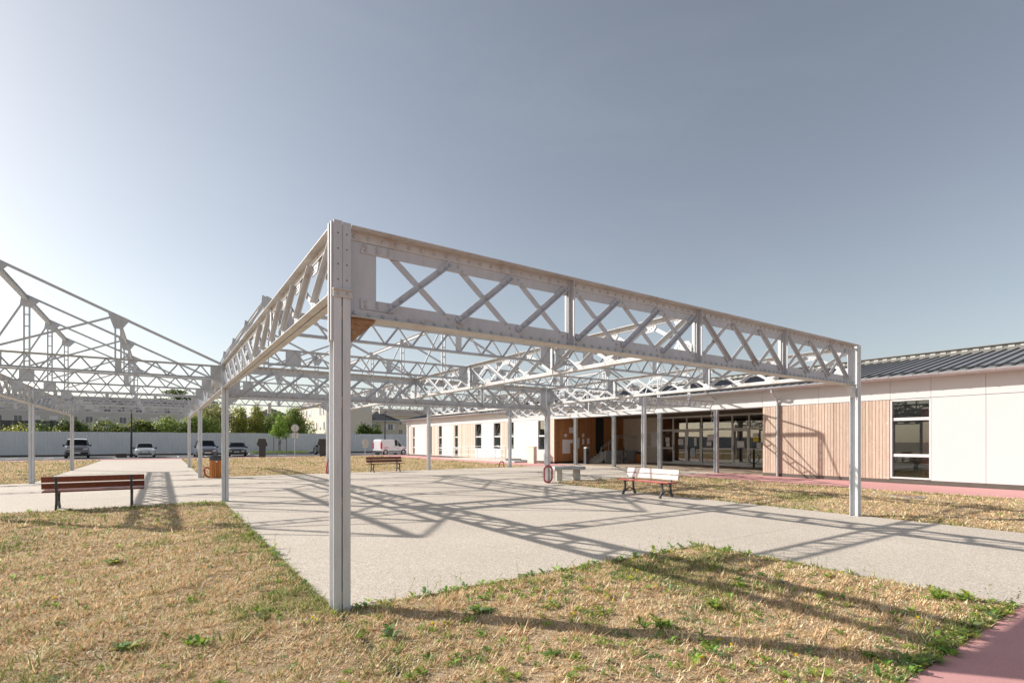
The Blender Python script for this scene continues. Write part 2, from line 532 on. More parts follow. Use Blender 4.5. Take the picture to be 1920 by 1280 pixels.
p = MB()
for (x0, x1, y0, y1) in [(18.2, 21.95, -30, 10.7), (18.2, 21.95, 21.5, 50.0), (-40, 40, 50.0, 53.0), (-30, 18.2, -8.5, -3.65)]:
    p.box(x0, y0, -0.055, x1, y1, 0.003)
struct(p.build('pink_path', 'pink'))
struct(MB().box(21.96, 8.1, -0.05, 28.9, 23.75, 0.02).build('porch_floor', 'porch'))
struct(MB().box(-120, 53.0, -0.058, 80, 69.9, -0.012).build('car_park', 'asphalt'))
k = MB()
for i in range(-12, 8):
    k.box(i * 5.0, 52.96, -0.055, i * 5.0 + 4.985, 53.12, 0.055)
struct(k.build('kerb', 'kerb'))
ln = MB()
for i in range(-6, 9):
    x = -10.2 + i * 2.55
    ln.box(x, 57.2, -0.010, x + 0.1, 62.2, -0.008)
struct(ln.build('parking_bay_marking', 'line'))
# raised tree island
isl = MB()
ring = [(11 + 3.6 * math.cos(t), 65.4 + 1.5 * math.sin(t)) for t in [2 * math.pi * i / 24 for i in range(24)]]
isl.slab(ring, 'z', -0.05, 0.16)
isl_o = struct(isl.build('tree_island_kerb', 'kerb'))

# ------------------------------------------------------------------ lawns
CAMP = np.array([-1.413, -5.0])
FWD = np.array([0.563, 0.826])
LAWNS = [(-16, -0.05, -3.65, 10.66), (-0.05, 5.475, -3.65, -0.05), (11.05, 18.2, -13, 10.68), (0.1, 18.2, 21.5, 50.0), (-44, -5.5, 21.5, 50.0)]

def lawn_z(x, y, rect):
    n = smooth_noise(x, y, 3, 0.35, 4)
    x0, x1, y0, y1 = rect
    e = np.minimum(np.minimum(x - x0, x1 - x), np.minimum(y - y0, y1 - y))
    return np.clip(e / 0.35, 0, 1) * (0.012 + 0.055 * (n - 0.3)) - 0.004

for li, rc in enumerate(LAWNS):
    x0, x1, y0, y1 = rc
    st = 0.12 if li < 2 else (0.25 if li == 2 else 0.6)
    nx, ny = int((x1 - x0) / st) + 1, int((y1 - y0) / st) + 1
    X, Y = np.meshgrid(np.linspace(x0, x1, nx), np.linspace(y0, y1, ny))
    Zs = lawn_z(X, Y, rc)
    Zs[0, :] = Zs[-1, :] = Zs[:, 0] = Zs[:, -1] = -0.03
    vs = np.stack([X.ravel(), Y.ravel(), Zs.ravel()], 1)
    i = np.arange(nx * ny).reshape(ny, nx)
    fs = np.stack([i[:-1, :-1].ravel(), i[:-1, 1:].ravel(), i[1:, 1:].ravel(), i[1:, :-1].ravel()], 1)
    me = bpy.data.meshes.new('lawn')
    me.from_pydata(vs.tolist(), [], fs.tolist())
    me.materials.append(M['soil'])
    me.polygons.foreach_set('use_smooth', [True] * len(me.polygons))
    struct(put('lawn', me))

def tri_mesh(name, P, C, mat, nper=3):
    """P (n, nper, 3) polygon corners, C (n, 3) colours"""
    n = len(P)
    me = bpy.data.meshes.new(name)
    me.vertices.add(n * nper)
    me.vertices.foreach_set('co', P.astype(np.float32).ravel())
    me.loops.add(n * nper)
    me.loops.foreach_set('vertex_index', np.arange(n * nper, dtype=np.int32))
    me.polygons.add(n)
    me.polygons.foreach_set('loop_start', np.arange(0, n * nper, nper, dtype=np.int32))
    me.polygons.foreach_set('loop_total', np.full(n, nper, dtype=np.int32))
    a = me.attributes.new('col', 'FLOAT_COLOR', 'FACE')
    a.data.foreach_set('color', np.concatenate([C, np.ones((n, 1))], 1).astype(np.float32).ravel())
    me.materials.append(M[mat])
    me.update()
    me.validate()
    return me

def scatter(rect, dens_fn, nmax):
    x0, x1, y0, y1 = rect
    n = int((x1 - x0) * (y1 - y0) * nmax)
    x = rng.uniform(x0, x1, n)
    y = rng.uniform(y0, y1, n)
    rel = np.stack([x, y], 1) - CAMP
    d = np.hypot(rel[:, 0], rel[:, 1])
    fw = rel @ FWD
    keep = (fw > 0.50 * d) & (d > 2.0) & (rng.uniform(0, 1, n) < dens_fn(d) / nmax)
    return x[keep], y[keep], d[keep]

PAL_DRY = np.array([[0.70, 0.53, 0.325], [0.78, 0.63, 0.42], [0.52, 0.36, 0.21], [0.62, 0.44, 0.26], [0.84, 0.73, 0.53]])
PAL_GRN = np.array([[0.27, 0.31, 0.085], [0.37, 0.40, 0.13], [0.19, 0.25, 0.07], [0.46, 0.44, 0.19]])
Ps, Cs = [], []
for li, rc in enumerate(LAWNS):
    dens = (lambda d: np.where(d < 6, 5200, 5200 * (6 / d) ** 1.9)) if li < 3 else (lambda d: 5200 * (6 / d) ** 1.9)
    sub = [rc]
    if li == 0:
        sub = [(-16, -0.05, 4, 10.66), (-8, -0.05, -3.65, 4)]
    for sr in sub:
        dx = max(sr[0] - CAMP[0], 0, CAMP[0] - sr[1]); dy = max(sr[2] - CAMP[1], 0, CAMP[1] - sr[3])
        dmin = max(math.hypot(dx, dy), 2.0)
        x, y, d = scatter(sr, dens, float(dens(np.array([dmin]))[0]))
        z = lawn_z(x, y, rc) - 0.004
        n = len(x)
        gn = smooth_noise(x, y, 5, 0.25, 5)
        e = np.minimum(np.minimum(x - rc[0], rc[1] - x), np.minimum(y - rc[2], rc[3] - y))
        green = rng.uniform(0, 1, n) < np.clip((gn - 0.66) * 1.5, 0.01, 0.4) + 0.22 * np.exp(-e / 0.12) + {0: 0.06, 1: 0.01, 2: 0.03, 3: 0.06, 4: 0.06}[li]
        tall = np.where(green, rng.uniform(0.02, 0.055, n), rng.uniform(0.012, 0.042, n)) * (1 + d / 40)
        clump = 0.55 + 0.9 * smooth_noise(x, y, 9, 1.7, 3)
        tall *= clump
        wd = rng.uniform(0.0022, 0.0042, n) * (1 + d / 5.5)
        az = rng.uniform(0, 2 * math.pi, n)
        lean = np.where(green, rng.uniform(0.15, 0.8, n), rng.uniform(0.3, 1.35, n))
        dirx, diry = np.cos(az), np.sin(az)
        px, py = -diry, dirx
        base = np.stack([x, y, z], 1)
        side = np.stack([px * wd, py * wd, np.zeros(n)], 1)
        tip = base + np.stack([dirx * np.sin(lean) * tall * 1.5, diry * np.sin(lean) * tall * 1.5, np.cos(lean) * tall], 1)
        long = (rng.uniform(0, 1, n) < 0.06) & (d < 14)
        tip = np.where(long[:, None], base + (tip - base) * 2.1, tip)
        Ps.append(np.stack([base - side, base + side, tip], 1))
        c = np.where(green[:, None], PAL_GRN[rng.integers(0, 4, n)], PAL_DRY[rng.integers(0, 5, n)] * np.array([1.22, 1.165, 1.11]))
        Cs.append(np.clip(c * rng.uniform(0.72, 1.2, (n, 1)), 0, 0.92))
P = np.concatenate(Ps); C = np.concatenate(Cs)
gr = put('dry_grass', tri_mesh('dry_grass', P, C, 'blade'))
tag(gr, 'straw coloured dry grass with greener patches covering the lawns', 'grass', kind='stuff')

# weeds: rosettes of broad leaves
def rosette(x, y, z, size, n, hgt, rnd, col):
    quads, cols = [], []
    a0 = rnd.uniform(0, 6.28)
    for k in range(n):
        a = a0 + k * 2.4 + rnd.uniform(-0.3, 0.3)
        L = size * rnd.uniform(0.6, 1.15)
        up = rnd.uniform(0.35, 1.25) * hgt
        wdt = L * rnd.uniform(0.10, 0.2)
        c, s = math.cos(a), math.sin(a)
        pts = []
        for t, wf in ((0.05, 0.35), (0.45, 1.0), (0.8, 0.75), (1.0, 0.08)):
            rr = L * t * (1 - 0.2 * up)
            zz = z + L * up * (1.6 * t - 1.05 * t * t) + 0.004
            pts.append(((x + c * rr - s * wdt * wf, y + s * rr + c * wdt * wf, zz), (x + c * rr + s * wdt * wf, y + s * rr - c * wdt * wf, zz + 0.1 * wdt)))
        cc = [q * rnd.uniform(0.75, 1.25) for q in col]
        for i in range(3):
            quads.append((pts[i][0], pts[i][1], pts[i + 1][1], pts[i + 1][0]))
            cols.append(cc)
    return quads, cols
WG = [(0.24, 0.36, 0.06), (0.32, 0.45, 0.08), (0.17, 0.28, 0.07), (0.42, 0.52, 0.12), (0.26, 0.36, 0.16), (0.36, 0.42, 0.10)]
Q, QC = [], []
rw = random.Random(5)
cnt = 0
while cnt < 2700:
    r_ = rw.random()
    if r_ < 0.45: rc, li = LAWNS[0], 0
    elif r_ < 0.70: rc, li = LAWNS[1], 1
    elif r_ < 0.85: rc, li = LAWNS[2], 2
    else: rc, li = LAWNS[3], 3
    x = rw.uniform(max(rc[0], -10), rc[1]); y = rw.uniform(max(rc[2], -4), min(rc[3], 30))
    e = min(x - rc[0], rc[1] - x, y - rc[2], rc[3] - y)
    pr = float(smooth_noise(np.array([x]), np.array([y]), 21, 0.45, 3)[0])
    if rw.random() > max(0.10, (pr - 0.42) * 2.4) + 0.8 * math.exp(-e / 0.15):
        continue
    z = float(lawn_z(np.array([x]), np.array([y]), rc)[0])
    sz = rw.choice([0.022, 0.03, 0.035, 0.045, 0.055, 0.08]) * (1.15 if li > 1 else 1.0)
    q, c = rosette(x, y, z, sz, rw.randint(5, 10), rw.uniform(0.35, 1.0), rw, rw.choice(WG))
    Q += q; QC += c
    cnt += 1
# clustered tufts over the two near lawns
for k in range(560):
    rc = LAWNS[0] if rw.random() < 0.62 else LAWNS[1]
    cx = rw.uniform(max(rc[0], -7.5), rc[1] - 0.1); cy = rw.uniform(max(rc[2], -3.5), min(rc[3], 10.5))
    if rw.random() > 0.25 + 1.3 * float(smooth_noise(np.array([cx]), np.array([cy]), 31, 0.3, 3)[0]) ** 2: continue
    col = rw.choice(WG)
    for j in range(rw.randint(2, 7)):
        x, y = cx + rw.gauss(0, 0.10), cy + rw.gauss(0, 0.10)
        if not (rc[0] < x < rc[1] and rc[2] < y < rc[3]): continue
        z = float(lawn_z(np.array([x]), np.array([y]), rc)[0])
        q, c = rosette(x, y, z, rw.choice([0.03, 0.04, 0.05, 0.07]), rw.randint(4, 8), rw.uniform(0.5, 1.3), rw, col)
        Q += q; QC += c
    if rw.random() < 0.16:          # a dandelion head
        z = float(lawn_z(np.array([cx]), np.array([cy]), rc)[0]) + rw.uniform(0.03, 0.07)
        for t in range(3):
            a0 = t * 1.05
            dx, dy = 0.014 * math.cos(a0), 0.014 * math.sin(a0)
            Q.append(((cx - dx, cy - dy, z), (cx - dx * 0.4, cy - dy * 0.4, z + 0.012), (cx + dx, cy + dy, z + 0.008), (cx + dx * 0.3, cy + dy * 0.3, z - 0.008))); QC.append((0.85, 0.62, 0.03))
# thin flowering stems at the paving edges
for k in range(70):
    xa, ya, xb, yb = rw.choice([(0.2, -0.06, 5.4, -0.06), (5.4, -0.1, 5.4, -3.5), (-0.1, 0.5, -0.1, 8.0), (3.0, -3.6, 5.4, -3.6)])
    t = rw.random()
    x, y = xa + (xb - xa) * t + rw.gauss(0, 0.04), ya + (yb - ya) * t + rw.gauss(0, 0.04)
    h = rw.uniform(0.08, 0.22); lx, ly = rw.gauss(0, 0.05), rw.gauss(0, 0.05)
    Q.append(((x - 0.002, y, 0), (x + 0.002, y, 0), (x + lx + 0.0015, y + ly, h), (x + lx - 0.0015, y + ly, h))); QC.append((0.30, 0.34, 0.14))
    for j in range(rw.randint(4, 8)):
        f = rw.uniform(0.35, 1.0); a0 = rw.uniform(0, 6.28); L = rw.uniform(0.012, 0.03)
        px, py, pz = x + lx * f, y + ly * f, h * f
        ex, ey = math.cos(a0) * L, math.sin(a0) * L
        Q.append(((px, py, pz), (px + ex * 0.5 - ey * 0.35, py + ey * 0.5 + ex * 0.35, pz + 0.006), (px + ex, py + ey, pz + 0.008), (px + ex * 0.5 + ey * 0.35, py + ey * 0.5 - ex * 0.35, pz + 0.002))); QC.append(rw.choice(WG))
# weeds creeping along the paving edges
for (xa, ya, xb, yb, n) in [(0, -0.08, 5.4, -0.08, 75), (-0.12, 0.4, -0.12, 10.5, 90), (5.38, -0.1, 5.38, -3.5, 55), (2.6, -3.58, 5.4, -3.58, 120),
                            (11.02, 0.1, 11.02, 10.4, 80), (11, 10.6, 18, 10.6, 50), (-6, 10.55, -0.2, 10.55, 50), (0.2, 21.6, 18, 21.6, 60), (18.1, -6, 18.1, 10, 60)]:
    for k in range(n):
        t = rw.random()
        x = xa + (xb - xa) * t + rw.gauss(0, 0.05); y = ya + (yb - ya) * t + rw.gauss(0, 0.05)
        q, c = rosette(x, y, 0.0, rw.choice([0.04, 0.05, 0.07, 0.1]), rw.randint(5, 9), rw.uniform(0.5, 1.2), rw, rw.choice(WG))
        Q += q; QC += c
wd_ = put('lawn_weeds', tri_mesh('lawn_weeds', np.array(Q), np.array(QC), 'leaf', 4))
tag(wd_, 'small green broad-leaved weeds scattered through the dry lawns and along paving edges', 'weeds', kind='stuff')

# the big weed clumps one can point to
BIG = [(1.05, -0.92, 0.17, 16, 'large leafy green weed clump on dry grass right of the near post'),
       (0.12, -0.98, 0.14, 13, 'low green weed clump in dry grass nearest in front of the near post'),
       (-1.62, -0.08, 0.14, 13, 'dark green weed clump near the lower left edge of the lawn'),
       (-1.22, -0.28, 0.13, 12, 'second dark green weed clump from the lower left, with taller stems'),
       (2.95, -2.05, 0.16, 12, 'weed with long pointed leaves on dry grass, lower middle of the picture'),
       (2.05, -2.15, 0.15, 14, 'spreading grey-green weed clump at the bottom middle edge'),
       (5.05, -3.1, 0.14, 14, 'dense dark green weed clump beside the pink path corner'),
       (5.22, -3.35, 0.15, 15, 'tallest weed clump on the paving corner above the pink path'),
       (3.75, -1.75, 0.13, 13, 'dark leafy weed clump standing in the post shadow'),
       (-1.9, 3.4, 0.15, 14, 'green weed clump in the middle of the left lawn')]
for (x, y, sz, n, lab) in BIG:
    rr = random.Random(int(x * 1000) & 0xffff)
    q, c = [], []
    for k in range(3):
        q1, c1 = rosette(x + rr.uniform(-0.07, 0.07), y + rr.uniform(-0.07, 0.07), 0.012, sz * rr.uniform(0.55, 0.85), n, rr.uniform(0.5, 1.3), rr, rr.choice(WG))
        q += q1; c += c1
    o = put('weed_clump', tri_mesh('weed_clump', np.array(q), np.array(c), 'leaf', 4))
    tag(o, lab, 'weed', 'large weed clumps in the lawns')
isg = []
for k in range(900):
    t, r_ = rw.uniform(0, 6.28), math.sqrt(rw.random())
    x, y = 11 + 3.4 * r_ * math.cos(t), 65.4 + 1.3 * r_ * math.sin(t)
    a = rw.uniform(0, 6.28)
    isg.append([(x - 0.05, y, 0.16), (x + 0.05, y, 0.16), (x + 0.1 * math.cos(a), y + 0.1 * math.sin(a), 0.16 + rw.uniform(0.1, 0.3))])
o = put('island_grass', tri_mesh('island_grass', np.array(isg), np.tile(np.array([[0.2, 0.26, 0.06]]), (900, 1)) * rng.uniform(0.7, 1.3, (900, 1)), 'blade'))
tag(o, 'green grass on the kerbed tree island in the car park', 'grass', kind='stuff')
q_, c_ = [], []
for k in range(14):
    a0 = rw.uniform(0, 6.28); rr_ = rw.uniform(0.11, 0.24)
    q1, c1 = rosette(rr_ * math.cos(a0), -0.08 + rr_ * math.sin(a0) * 0.8, 0.0, rw.uniform(0.02, 0.05), rw.randint(4, 7), rw.uniform(0.5, 1.3), rw, rw.choice(WG))
    q_ += q1; c_ += c1
o = put('foot_weeds', tri_mesh('foot_weeds', np.array(q_), np.array(c_), 'leaf', 4))
tag(o, 'tiny weeds sprouting round the foot of the near post', 'weeds', kind='stuff')
# manhole in the right lawn
t = thing('manhole_cover', 'rusty brown manhole cover set in the lawn beside the pink path', 'manhole', (16.2, 0.8, 0.0))
MB().cyl((0, 0), 0.42, 0.0, 0.035, 24).build('frame_ring', 'conc_grey', t)
MB().cyl((0, 0), 0.34, 0.03, 0.045, 24).build('lid', 'rust', t)
# ------------------------------------------------------------------ the steel roof skeleton
PU, PV, ROW = 5.475, 10.7, 10.7 / 3
frame = thing('steel_frame', 'open skeleton of pale grey riveted steel girders, trusses and posts over the courtyard', 'steel structure', (0, 0, 0))

class Node:
    """a part with its sub-parts; meshes are shared between copies"""
    def __init__(s, name, me):
        s.name, s.me, s.ch = name, me, []
    def sub(s, name, me, loc=(0, 0, 0), kind=None):
        s.ch.append((name, me, loc, kind))
    def place(s, parent, loc=(0, 0, 0), rotz=0.0):
        o = put(s.name, s.me, parent, loc, rotz)
        for (n, me, l, kd) in s.ch:
            c = put(n, me, o, l)
            if kd: c['kind'] = kd
        return o

def Lprof(w, t, leg, flip=1):
    """angle section: flat leg across a, outstanding leg along b"""
    h = w / 2
    pr = [(-h, 0), (h, 0), (h, leg), (h - t, leg), (h - t, t), (-h, t)]
    return [(a * flip, b) for a, b in pr]

# --- deep riveted girder, runs along local x, web in the plane y = 0
def deep_girder(L):
    zb, zt = 2.79, 3.64
    m = MB()
    tw = 0.006
    m.box(0, -tw, zb, L, tw, zb + 0.19).box(0, -tw, zt - 0.20, L, tw, zt)
    for x0, x1 in ((0, 0.27), (L - 0.27, L)):
        m.box(x0, -tw, zb + 0.19, x1, tw, zt - 0.20)
    n = Node('riveted_girder', m.mesh('riveted_girder', 'steel'))
    for nm, za, dz in (('top_chord', zt, -1), ('bottom_chord', zb, 1)):
        q = MB()
        for s in (-1, 1):
            ya, yb = s * tw, s * (tw + 0.01)
            q.box(0, ya, za, L, yb, za + dz * 0.095)
            q.box(0, yb, za, L, s * 0.10, za + dz * 0.011)
        if dz < 0:
            q.box(0, -0.115, za + 0.0005, L, 0.115, za + 0.011)
        n.sub(nm, q.mesh(nm, 'steel_chord'))
    rv = MB()
    xs = np.arange(0.05, L - 0.02, 0.142)
    for x in xs:
        for s in (-1, 1):
            rv.dome((x, s * (tw + 0.01), zt - 0.055), (0, s, 0), 0.0225, 0.017)
            rv.dome((x, s * (tw + 0.01), zb + 0.055), (0, s, 0), 0.0225, 0.017)
    vx = [2.80, 5.40, 7.92]
    ends = [0.27] + vx + [L - 0.27]
    # plates riveted over the end joints
    for x0, sg in ((0.11, 1), (L - 0.11, -1)):
        for z0 in (zb + 0.105, zt - 0.20):
            q = MB()
            a, b = sorted((x0, x0 + sg * 0.34))
            q.slab([(a, z0), (b, z0), (b - 0.02, z0 + 0.095), (a + 0.03, z0 + 0.095)] if z0 > 3.2 else [(a, z0), (b, z0), (b, z0 + 0.095), (a, z0 + 0.095)], 'y', -tw - 0.012, -tw)
            n.sub('splice_plate', q.mesh('splice_plate', 'steel'))
            for i in range(3):
                for j in (0.027, 0.068):
                    rv.dome((a + 0.05 + i * 0.115, -tw - 0.012, z0 + j), (0, -1, 0), 0.0195, 0.014)
    zl, zh = zb + 0.115, zt - 0.115
    dcache = {}
    for pi in range(4):
        x0, x1 = ends[pi] + 0.06, ends[pi + 1] - 0.06
        pit = (x1 - x0) / 3
        for k in range(3):
            a = x0 + k * pit + 0.04
            b = a + pit - 0.08
            key = (round(b - a, 3), pi < 2)
            if key not in dcache:
                w_ = b - a
                f = MB()
                bk = MB()
                up_first = pi < 2
                # the bar in front of the web rises to the right in the first half, falls in the second
                if up_first:
                    f.prism(Lprof(0.068, 0.009, 0.055), (0, -0.034, zl), (w_, -0.034, zh), (0, -1, 0))
                    bk.prism(Lprof(0.068, 0.009, 0.055), (0, 0.034, zh), (w_, 0.034, zl), (0, 1, 0))
                else:
                    f.prism(Lprof(0.068, 0.009, 0.055, -1), (0, -0.034, zh), (w_, -0.034, zl), (0, -1, 0))
                    bk.prism(Lprof(0.068, 0.009, 0.055, -1), (0, 0.034, zl), (w_, 0.034, zh), (0, 1, 0))
                dcache[key] = (f.mesh('diagonal', 'steel'), bk.mesh('diagonal', 'steel'))
            fm, bm_ = dcache[key]
            n.sub('diagonal', fm, (a, 0.02, 0))
            n.sub('diagonal', bm_, (a, -0.02, 0))
            sl = (zh - zl) / (b - a)
            for t in (0.03, 0.10, 0.20, 0.5, 0.80, 0.90, 0.97):
                xx = a + (b - a) * t
                z1 = zl + (zh - zl) * t
                rv.dome((xx, -0.024, z1 if pi < 2 else zh + zl - z1), (0, -1, 0), 0.0165, 0.012)
                if t in (0.03, 0.10, 0.90, 0.97):
                    rv.dome((xx, -0.008, zh + zl - z1 if pi < 2 else z1), (0, -1, 0), 0.0165, 0.012)
    for x in vx:
        q = MB()
        q.box(x - 0.045, -0.024, zb + 0.012, x + 0.045, -0.012, zt - 0.012)
        q.box(x - 0.006, -0.09, zb + 0.012, x + 0.006, -0.024, zt - 0.012)
        q.box(x - 0.045, 0.012, zb + 0.012, x + 0.045, 0.024, zt - 0.012)
        q.box(x - 0.006, 0.024, zb + 0.012, x + 0.006, 0.09, zt - 0.012)
        n.sub('stiffener', q.mesh('stiffener', 'steel'))
        for z in np.arange(zb + 0.1, zt - 0.05, 0.12):
            rv.dome((x - 0.028, -0.024, z), (0, -1, 0), 0.013).dome((x + 0.028, -0.024, z), (0, -1, 0), 0.013)
    n.sub('rivet_heads', rv.mesh('rivet_heads', 'rivet', True), (0, 0, 0), 'stuff')
    return n

# --- light lattice girder with gusset plates, along local x
def lattice_girder(L):
    zb, zt = 3.0, 3.64
    n = None
    for nm, za, dz in (('top_chord', zt, -1), ('bottom_chord', zb, 1)):
        q = MB()
        for s in (-1, 1):
            q.box(0, s * 0.007, za, L, s * 0.016, za + dz * 0.085)
            q.box(0, s * 0.016, za, L, s * 0.095, za + dz * 0.010)
        if dz < 0:
            n = Node('lattice_girder', q.mesh('lattice_girder', 'steel_chord'))
        else:
            n.sub(nm, q.mesh(nm, 'steel_chord'))
    N = 12
    pit = L / N
    gp_t, gp_b = MB(), MB()
    gp_t.slab([(-0.17, zt - 0.06), (0.17, zt - 0.06), (0.17, zt - 0.12), (0.11, zt - 0.19), (-0.11, zt - 0.19), (-0.17, zt - 0.12)], 'y', -0.0065, 0.0065)
    gp_b.slab([(-0.17, zb + 0.06), (0.17, zb + 0.06), (0.17, zb + 0.12), (0.11, zb + 0.19), (-0.11, zb + 0.19), (-0.17, zb + 0.12)], 'y', -0.0065, 0.0065)
    gt, gb = gp_t.mesh('gusset_plate', 'steel'), gp_b.mesh('gusset_plate', 'steel')
    zl, zh = zb + 0.10, zt - 0.10
    w_ = pit * 0.86
    A, B = MB(), MB()
    # falling bar on the +y side with its outstanding leg underneath, rising bar on the -y side
    A.prism(Lprof(0.062, 0.008, 0.062), (0, 0, zh), (w_, 0, zl), (0, 1, 0))
    B.prism(Lprof(0.062, 0.008, 0.062), (0, 0, zl), (w_, 0, zh), (0, -1, 0))
    A2, B2 = MB(), MB()
    A2.prism(Lprof(0.062, 0.008, 0.062, -1), (0, 0, zl), (w_, 0, zh), (0, 1, 0))
    B2.prism(Lprof(0.062, 0.008, 0.062, -1), (0, 0, zh), (w_, 0, zl), (0, -1, 0))
    da, db, da2, db2 = [q.mesh('diagonal', 'steel') for q in (A, B, A2, B2)]
    rv = MB()
    for k in range(N + 1):
        x = min(max(k * pit, 0.17), L - 0.17)
        n.sub('gusset_plate', gt, (x, 0, 0))
        n.sub('gusset_plate', gb, (x, 0, 0))
        for s in (-1, 1):
            for dx, dz in ((-0.11, 0.10), (-0.07, 0.13), (-0.03, 0.16), (0.11, 0.10), (0.07, 0.13), (0.03, 0.16)):
                rv.dome((x + dx, s * 0.0065, zb + dz), (0, s, 0), 0.013)
                rv.dome((x + dx, s * 0.0065, zt - dz), (0, s, 0), 0.013)
    for x in np.arange(0.1, L, 0.3):
        for s in (-1, 1):
            rv.dome((x, s * 0.016, zb + 0.05), (0, s, 0), 0.013).dome((x, s * 0.016, zt - 0.05), (0, s, 0), 0.013)
    for k in range(N):
        x = k * pit + pit * 0.07
        first = k < 6
        n.sub('diagonal', da if first else da2, (x, 0.008, 0))
        n.sub('diagonal', db if first else db2, (x, -0.008, 0))
    for k in (4, 8):
        q = MB()
        q.box(k * pit - 0.05, -0.03, zb + 0.012, k * pit + 0.05, -0.017, zt - 0.012)
        q.box(k * pit - 0.05, 0.017, zb + 0.012, k * pit + 0.05, 0.03, zt - 0.012)
        n.sub('stiffener', q.mesh('stiffener', 'steel'))
    n.sub('rivet_heads', rv.mesh('rivet_heads', 'rivet', True), (0, 0, 0), 'stuff')
    return n

# --- zigzag truss across one bay
def zigzag_truss(L, free_end=False):
    zb, zt = 3.25, 3.61
    n = None
    for nm, za, dz in (('top_chord', zt, -1), ('bottom_chord', zb, 1)):
        q = MB()
        Lx = L - (0.35 if free_end and dz > 0 else 0)
        for s in (-1, 1):
            q.box(0, s * 0.005, za, Lx, s * 0.011, za + dz * 0.045)
            q.box(0, s * 0.011, za, Lx, s * 0.045, za + dz * 0.007)
        if dz < 0:
            n = Node('zigzag_truss', q.mesh('zigzag_truss', 'steel'))
        else:
            if free_end:
                q.bar((Lx, 0, zb + 0.02), (L + 0.05, 0, zb - 0.14), 0.03, 0.03)
            n.sub(nm, q.mesh(nm, 'steel'))
    N = 11
    pit = L / N
    up, dn = MB(), MB()
    up.prism(Lprof(0.036, 0.006, 0.03), (0, 0, zb + 0.02), (pit / 2, 0, zt - 0.02), (0, -1, 0))
    dn.prism(Lprof(0.036, 0.006, 0.03), (0, 0, zt - 0.02), (pit / 2, 0, zb + 0.02), (0, -1, 0))
    um, dm = up.mesh('diagonal', 'steel'), dn.mesh('diagonal', 'steel')
    for k in range(N):
        n.sub('diagonal', dm, (k * pit, -0.003, 0))
        n.sub('diagonal', um, (k * pit + pit / 2, -0.003, 0))
    for (xc, wd) in ((1.0 - 0.08, 0.32), (3.2 - 0.08, 0.13)):
        n.sub('joint_plate', MB().box(xc - wd / 2, -0.016, zb + 0.002, xc + wd / 2, -0.0105, zt - 0.002).mesh('joint_plate', 'steel'))
    for (a, b) in ((0, 0.26), (L - 0.26, L)):
        if free_end and a > 0: continue
        q = MB()
        if a == 0:
            q.slab([(0, zb - 0.13), (0.16, zb - 0.05), (0.26, zb), (0.26, zt - 0.01), (0, zt - 0.01)], 'y', -0.017, -0.011)
        else:
            q.slab([(L, zb - 0.13), (L - 0.16, zb - 0.05), (L - 0.26, zb), (L - 0.26, zt - 0.01), (L, zt - 0.01)], 'y', -0.017, -0.011)
        n.sub('end_plate', q.mesh('end_plate', 'steel'))
    return n

# --- saw-tooth roof frame above one bay: long slope, steep slope, two pairs of hangers
def roof_frame():
    lo, mid, pk, ft = (5.39, 3.65), (3.2, 4.66), (1.0, 5.62), (0.07, 3.66)
    q = MB()
    for s in (-1, 1):
        q.bar((lo[0], s * 0.02, lo[1]), (pk[0], s * 0.02, pk[1]), 0.026, 0.055)
    n = Node('saw_tooth_frame', q.mesh('saw_tooth_frame', 'steel'))
    n.sub('steep_bar', MB().bar((pk[0], 0, pk[1] - 0.03), (ft[0], 0, ft[1]), 0.035, 0.045, (1, 0, 0)).mesh('steep_bar', 'steel'))
    for (x, zt) in ((mid[0], mid[1]), (pk[0], pk[1])):
        c = MB()
        for s in (-1, 1):
            c.box(x + s * 0.055 - 0.017, -0.03, 3.6, x + s * 0.055 + 0.017, 0.03, zt - 0.05)
        for z in np.arange(3.8, zt - 0.2, 0.32):
            c.box(x - 0.037, -0.022, z, x + 0.037, 0.022, z + 0.03)
        n.sub('hanger', c.mesh('hanger', 'steel'))
    n.sub('strut', MB().bar((mid[0] - 0.05, 0, mid[1] - 0.03), (pk[0] + 0.08, 0, 3.70), 0.03, 0.045).mesh('strut', 'steel'))
    n.sub('gusset_plate', MB().slab([(mid[0] - 0.22, mid[1] + 0.10), (mid[0] + 0.24, mid[1] - 0.10), (mid[0] + 0.08, mid[1] - 0.34), (mid[0] - 0.08, mid[1] - 0.34)], 'y', -0.042, -0.034).mesh('gusset_plate', 'steel'))
    n.sub('gusset_plate', MB().slab([(pk[0] - 0.10, pk[1] + 0.03), (pk[0] + 0.28, pk[1] - 0.13), (pk[0] + 0.10, pk[1] - 0.34), (pk[0] - 0.14, pk[1] - 0.30)], 'y', -0.042, -0.034).mesh('gusset_plate', 'steel'))
    return n

